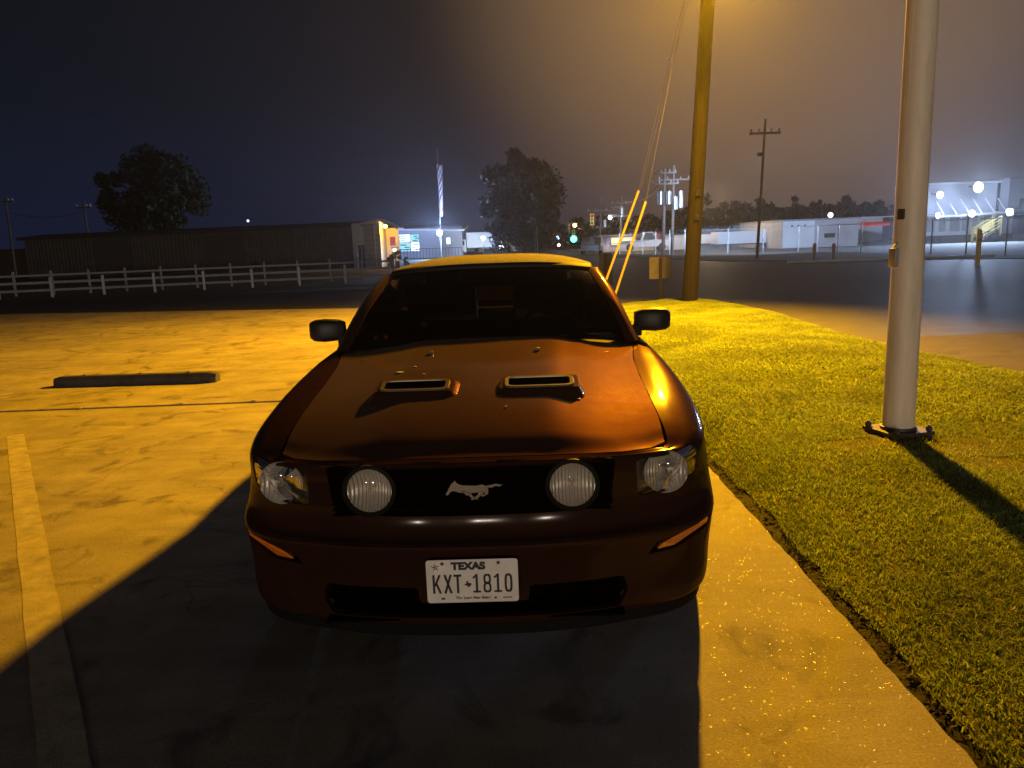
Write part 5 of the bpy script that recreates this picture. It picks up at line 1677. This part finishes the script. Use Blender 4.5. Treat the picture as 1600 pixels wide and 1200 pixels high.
# grey block wall building
YG = 66.0; q = lambda x, y: at(x, y, YG)
x0, x1 = q(1222, 370).x, q(1341, 370).x; z1 = (q(1280, 343.5).z + .08)
gb_ = thing('block_building', 'plain grey flat roofed block building behind the chain fence', 'building', ((x0 + x1) / 2, YG, -.08)); w_ = x1 - x0
b = MB(); b.box((0, 6, z1 / 2), (w_, 12, z1)); b.build('wall', mat('grey_block', (.40, .37, .37), .75, var=.12, vscale=1.2), gb_)
b = MB(); b.box((0, 6, z1 + .05), (w_ + .2, 12.2, .12)); b.build('parapet', M_greysiding, gb_)
b = MB(); b.box((-w_ / 2 + 1.4, -.03, z1 * .5), (2.7, .06, z1 * .96)); b.build('corner_panel', M_panelwhite, gb_)
for k in range(3):
    b = MB(); b.box((-w_ / 2 + .8 + k * .55, -.08, z1 * .82), (.15, .06, .12)); b.build('wall_vent', M_darksteel, gb_)
b = MB(); b.box((w_ * .12, -.04, z1 * .42), (.9, .06, .35)); b.build('faded_sign', M_darksteel, gb_)
sp_ = at(1297, 334, 96); o = lamp_on_pole('faint far lamp over the grey block building roof', 1297, 336, 100, (.9, .8, .7), 3, 0, .35)
# ramp building with a red sign
YR = 78.0; q = lambda x, y: at(x, y, YR)
x0, x1 = q(1341, 370).x, q(1449, 370).x; z1 = q(1370, 340).z + .08
rb = thing('ramp_building', 'pale building with a red sign strip left of the cream pole', 'building', ((x0 + x1) / 2, YR, -.08)); w_ = x1 - x0
b = MB(); b.box((0, 4, z1 / 2), (w_, 8, z1)); b.build('wall', M_panelwhite, rb)
b = MB(); b.box((0, 4, z1 + .06), (w_ + .2, 8.3, .12)); b.build('roof', M_white, rb)
b = MB(); b.box((-w_ * .27, -.06, q(1365, 350).z + .08), (w_ * .42, .08, .42)); b.build('sign_strip', emission('red_sign', (1, .13, .07), .32), rb)
b = MB(); b.box((-w_ * .08, -.04, 1.4), (1.1, .06, 2.2)); b.build('door', M_door, rb)
b = MB(); b.prism([(-w_ / 2, 0), (w_ / 2, 0), (w_ / 2, .9), (-w_ / 2, .12)], -5, -1.2); b.build('loading_ramp', M_apron, rb)

# ---------------------------------------------------------------- dock building on the right
YD = 66.0; q = lambda x, y: at(x, y, YD)
x0, x1, x2 = q(1446, 340).x, q(1559, 340).x, q(1660, 340).x
zA, zB = q(1450, 298).z + .08, q(1557, 285).z + .08
dk = thing('dock_building', 'tall white loading dock building under dazzling wall lamps', 'building', (x0, YD, -.08)); w_ = x1 - x0
zl = q(1500, 376).z + .08
# wall with door openings
doors = [(1447, 1461), (1467, 1478), (1484, 1500), (1503, 1513), (1519, 1530), (1537, 1552)]
dt, db = q(1500, 338).z + .08, q(1500, 361).z + .08
b = MB(); xs_ = [0] + [c for d_ in doors for c in (max(q(d_[0], 350).x - x0, .02), q(d_[1], 350).x - x0)] + [w_]
for i in range(0, len(xs_) - 1):
    if i % 2 == 0:
        if xs_[i + 1] - xs_[i] > .01: b.box(((xs_[i] + xs_[i + 1]) / 2, .2, (dt) / 2), (xs_[i + 1] - xs_[i], .4, dt))
    else:
        b.box(((xs_[i] + xs_[i + 1]) / 2, .2, db / 2), (xs_[i + 1] - xs_[i], .4, db))
b.box((w_ / 2, .2, (dt + zB) / 2), (w_, .4, zB - dt)); b.box((w_ / 2, 5, zB / 2), (w_, .4, zB)); b.box((.2, 2.6, zB / 2), (.4, 4.4, zB))
b.build('wall', M_dockwall, dk)
for i in range(1, len(xs_) - 1, 2):
    b = MB(); b.box(((xs_[i] + xs_[i + 1]) / 2, .3, (dt + db) / 2), (xs_[i + 1] - xs_[i] - .03, .08, dt - db)); d_ = b.build('dock_door', mat('dock_door_paint', (.25, .25, .28), .5), dk)
    for k in range(3):
        b = MB(); b.box(((xs_[i] + xs_[i + 1]) / 2, .25, db + (dt - db) * (.25 + .25 * k)), (xs_[i + 1] - xs_[i] - .1, .02, .03)); b.build('door_slat', M_greysiding, d_)
b = MB(); b.box((w_ / 2, 2.5, zB + .06), (w_ + .2, 5.6, .14)); b.build('roof', M_white, dk)
b = MB(); b.box((w_ - .15, -.06, (zB) / 2), (.18, .14, zB - .1)); b.build('downpipe', M_darksteel, dk)
cz_ = q(1500, 336).z + .08
b = MB(); b.add([(0, -2.2, cz_ - .12), (w_, -2.2, cz_ + .05), (w_, -.02, cz_ + .22), (0, -.02, cz_ + .05), (0, -2.2, cz_ - .2), (w_, -2.2, cz_ - .03), (w_, -.02, cz_ + .14), (0, -.02, cz_ - .03)], [(0, 1, 2, 3), (7, 6, 5, 4), (0, 4, 5, 1), (1, 5, 6, 2), (2, 6, 7, 3), (3, 7, 4, 0)]); b.build('canopy', M_panelwhite, dk)
for k in range(6):
    x = w_ * (.06 + k * .17); b = MB(); b.tube([(x, -2.1, cz_ + .05), (x + .4, -.05, cz_ + 1.3)], .045, 6); b.build('canopy_brace', M_white, dk)
b = MB(); b.box((w_ * .5, -1.1, zl / 2 + .25), (w_, 2.0, zl + .5)); b.build('dock_platform', M_apron, dk)
# nearer wing
zC = q(1580, 281).z + .08
wg = thing('dock_wing', 'unlit tall pale wing adjoining the loading dock', 'building', (x1 + .02, YD - 1.2, -.08)); ww = x2 - x1
b = MB(); b.box((ww / 2, 9, zC / 2), (ww, 18, zC)); b.build('wall', mat('wing_wall', (.30, .29, .31), .7, var=.1), wg)
b = MB(); b.box((ww / 2, 9, zC + .06), (ww + .1, 18.1, .13)); b.build('roof', M_greysiding, wg)
b = MB(); b.box((1.0, -.04, 1.6), (1.0, .06, 2.2)); b.build('door', M_door, wg)
b = MB(); b.box((ww * .42, -.04, 3.0), (ww * .5, .06, .9)); b.build('window', M_door, wg)
for k, (px_, py_, pw_, r, lab, off) in enumerate(((1468, 304, 3600, .26, 'left of the two dazzling lamps high on the dock wall', 1.3), (1528, 292, 6400, .38, 'brightest wall lamp, highest on the loading dock', 1.3),
                                                 (1465, 336, 1200, .2, 'dimmest dock lamp, tucked under the canopy by the cream pole', 2.5), (1518, 333, 2600, .25, 'middle lamp hung at the dock canopy edge', 2.5), (1577, 331, 2900, .27, 'lamp on the canopy edge nearest the unlit wing', 3.4))):
    p_ = at(px_, py_, YD - off)
    t = thing('wall_lamp', lab, 'wall lamp', (p_.x, YD - off, p_.z), 0, 'lamps on the loading dock')
    b = MB(); b.lathe([(0, -.10), (r * .6, -.08), (r, 0), (0, .0)], (0, -.06, -.04), 'y', 18); b.build('bulb', emission('dock_glow', (.78, .88, 1), 30), t)
    b = MB(); b.lathe([(r * 1.1, -.05), (r * 1.15, .02), (r * .7, .22), (0, .25)], (0, -.05, -.02), 'y', 18); b.build('shield', M_steel, t)
    b = MB(); b.tube([(0, .15, 0), (0, off - .05 if off < 2 else .5, .12)], .05, 6); b.build('bracket', M_darksteel, t)
    light('dock_light', 'SPOT', (p_.x, YD - off - .3, p_.z - .05), pw_, LED, r, t, (p_.x - 5, YD - off - 14, 0), R(150), .6)
    light('wall_spill', 'POINT', (p_.x, YD - off - .45, p_.z - .25), pw_ * .034, LED, .15, t)
# yellow stair rails and posts
yb_ = at(1545, 372, 62)
st_ = thing('dock_stairs', 'yellow railed steps climbing to the loading dock', 'stairs', (yb_.x - .7, 62, -.08))
for k in range(5):
    b = MB(); b.box((.15 + k * .3, .5, .1 + k * .09), (.3, 1.0, .2 + k * .18)); b.build('step', M_apron, st_)
for yy in (0, 1.0):
    b = MB()
    for zr in (.35, .6, .85, 1.1):
        b.tube([(-.1, yy, zr), (1.6, yy, zr + .95)], .035, 6)
    b.tube([(-.1, yy, 0), (-.1, yy, 1.12)], .04, 6); b.tube([(1.6, yy, .5), (1.6, yy, 2.05)], .04, 6)
    b.build('handrail', M_yellow, st_)


def bollard(xp, yb, yt, label, m, r=.09, group='bollards by the yard fence'):
    a = gp(xp, yb); t = at(xp, yt, a.y); h = t.z
    o = thing('bollard', label, 'bollard', (a.x, a.y, -.03), 0, group)
    b = MB(); b.lathe([(0, h + .03), (r * .6, h + .02), (r, h - .04), (r, 0), (0, 0)], (0, 0, 0), n=18); b.build('post', m, o, smooth=45)
    b = MB(); b.lathe([(r * 1.05, h * .75), (r * 1.05, h * .68)], (0, 0, 0), n=18); b.build('band', M_stripe, o)


bollard(1527, 413, 358, 'bright yellow bollard standing alone right of the cream pole', M_yellow, .085)
M_tan = mat('tan_bollard', (.42, .33, .22), .6)
bollard(1272, 406, 380, 'left of the two tan bollards before the block building', M_tan, .09)
bollard(1302, 405, 380, 'right of the two tan bollards before the block building', M_tan, .09)
for k, xp in enumerate((1520, 1527)):
    a = at(xp, 368, 61); o = thing('dock_post', ('thin yellow post beside the dock steps, further from them', 'thin yellow post beside the dock steps, touching their foot')[k], 'post', (a.x, 61, -.08), 0, 'thin posts by the dock steps')
    b = MB(); b.tube([(0, 0, 0), (0, 0, 1.3)], .05, 8); b.lathe([(.07, 0), (.07, .05), (.05, .05)], (0, 0, 0), n=10); b.build('post', M_yellow, o)


# chain-link fence
def chain_fence(pts, h, label, arms=True):
    pts = [Vector((p[0], p[1], -.06)) for p in pts]
    f = thing('chain_link_fence', label, 'fence', pts[0])
    pm = None; wires = MB(); rails = MB()
    for i in range(len(pts) - 1):
        a, c = pts[i] - pts[0], pts[i + 1] - pts[0]; L_ = (c - a).length; n = max(1, round(L_ / 2.6))
        for k in range(n + (i == len(pts) - 2)):
            p = a.lerp(c, k / n)
            if pm is None:
                b = MB(); b.tube([(0, 0, 0), (0, 0, h + .04)], .038, 7)
                b.tube([(0, 0, h + .02), (.16, -.10, h + .24)], .018, 5)
                o = b.build('post', M_steel, f); pm = o.data
            else:
                o = link('post', pm, f)
            o.location = p
        rails.tube([a + Vector((0, 0, h)), c + Vector((0, 0, h))], .024, 6)
        for dz_ in (.1, .22):
            rails.tube([a + Vector((.08, -.05, h + dz_)), c + Vector((.08, -.05, h + dz_))], .006, 4, False)
        d_ = (c - a) / L_; st_ = .16; m_ = int(L_ / st_)
        for k in range(-int(h / st_), m_):
            for s in (0, 1):
                u0, u1 = k * st_, k * st_ + h
                z0, z1 = (0, h) if s == 0 else (h, 0)
                if u0 < 0:
                    z0 = z0 + (z1 - z0) * (-u0 / h); u0 = 0
                if u1 > L_:
                    z1 = z0 + (z1 - z0) * ((L_ - u0) / (u1 - u0)); u1 = L_
                if u1 - u0 < .05: continue
                p0_, p1_ = a + d_ * u0 + Vector((0, 0, z0)), a + d_ * u1 + Vector((0, 0, z1))
                wires.tube([p0_, p1_], .0035, 3, False)
    rails.build('top_rail', M_steel, f)
    stuff(wires.build('chain_mesh', M_steel, f, recalc=False))
    return f


e1, e2, e3, e4 = gp(1640, 398), gp(1345, 394), gp(1247, 392), gp(1082, 398)
chain_fence([(e1.x, e1.y), (gp(1454, 396).x, gp(1454, 396).y), (e2.x, e2.y), (e3.x, e3.y), (e4.x, e4.y)], 1.75, 'long chain link fence round the lit yard on the right')
e5, e6 = gp(1070, 398), gp(968, 396)
chain_fence([(e5.x, e5.y), (e6.x, e6.y)], 1.8, 'chain link fence before the yard office, left of the timber pole')

# round pale shrub by the porch
p_ = at(621, 401, 50)
sb = thing('round_shrub', 'pale round shrub at the foot of the orange porch', 'shrub', (p_.x, 50, -.08))
me, _ = leaf_cloud((0, 0, .55), (.75, .6, .55), 1200, .09, 20, 77, fill=.3); me.materials.append(mat('pale_leaf', (.22, .18, .10), .8, var=.3)); link('foliage', me, sb)
b = MB(); b.tube([(0, 0, 0), (0, 0, .5)], [.06, .04], 6); b.build('stem', M_bark, sb)

# unseen row of globe lamps added behind the viewer to fill the car front
for lx, ly, lw_, ll_ in ((-13.0, -39.0, .30, 'nearest to the empty parking bays'), (-3.0, -40.5, .36, 'straight behind the car nose'), (9.0, -42.0, .38, 'furthest over behind the cream pole')):
    rl_ = thing('street_lamp', 'low warm globe lamp added as fill behind the viewer, ' + ll_, 'street lamp', (lx, ly, 0), 0, 'added fill lamps behind the viewer')
    b = MB(); b.tube([(0, 0, 0), (0, 0, 1.25)], [.06, .05], 10); b.lathe([(0, 1.22), (.14, 1.24), (.12, 1.30), (0, 1.30)], (0, 0, 0), n=14); b.build('post', M_darksteel, rl_, smooth=50)
    b = MB(); b.lathe([(0, .30), (.15, .26), (.26, .15), (.30, 0), (.26, -.15), (.15, -.26), (0, -.30)], (0, 0, 1.6), n=18); b.build('globe', emission('rear_fill_glow', (1, .78, .55), 20), rl_, smooth=60)
    light('rear_fill_light', 'POINT', (lx, ly + .85, 1.6), REAR_FILL_W * lw_, (1.0, .80, .62), .45, rl_)

# ---------------------------------------------------------------- night haze
hz_m = bpy.data.materials.new('night_haze'); hz_m.use_nodes = True
hn = hz_m.node_tree.nodes; hn.remove(hn['Principled BSDF'])
pv = hn.new('ShaderNodeVolumePrincipled'); pv.inputs['Color'].default_value = (.9, .9, .92, 1); pv.inputs['Density'].default_value = HAZE_DENSITY; pv.inputs['Anisotropy'].default_value = 0.80
hz_m.node_tree.links.new(pv.outputs[0], hn['Material Output'].inputs['Volume'])
b = MB(); b.box((0, 0, 14.4), (980, 980, 31.2)); hz_ = b.build('haze', hz_m); stuff(hz_)
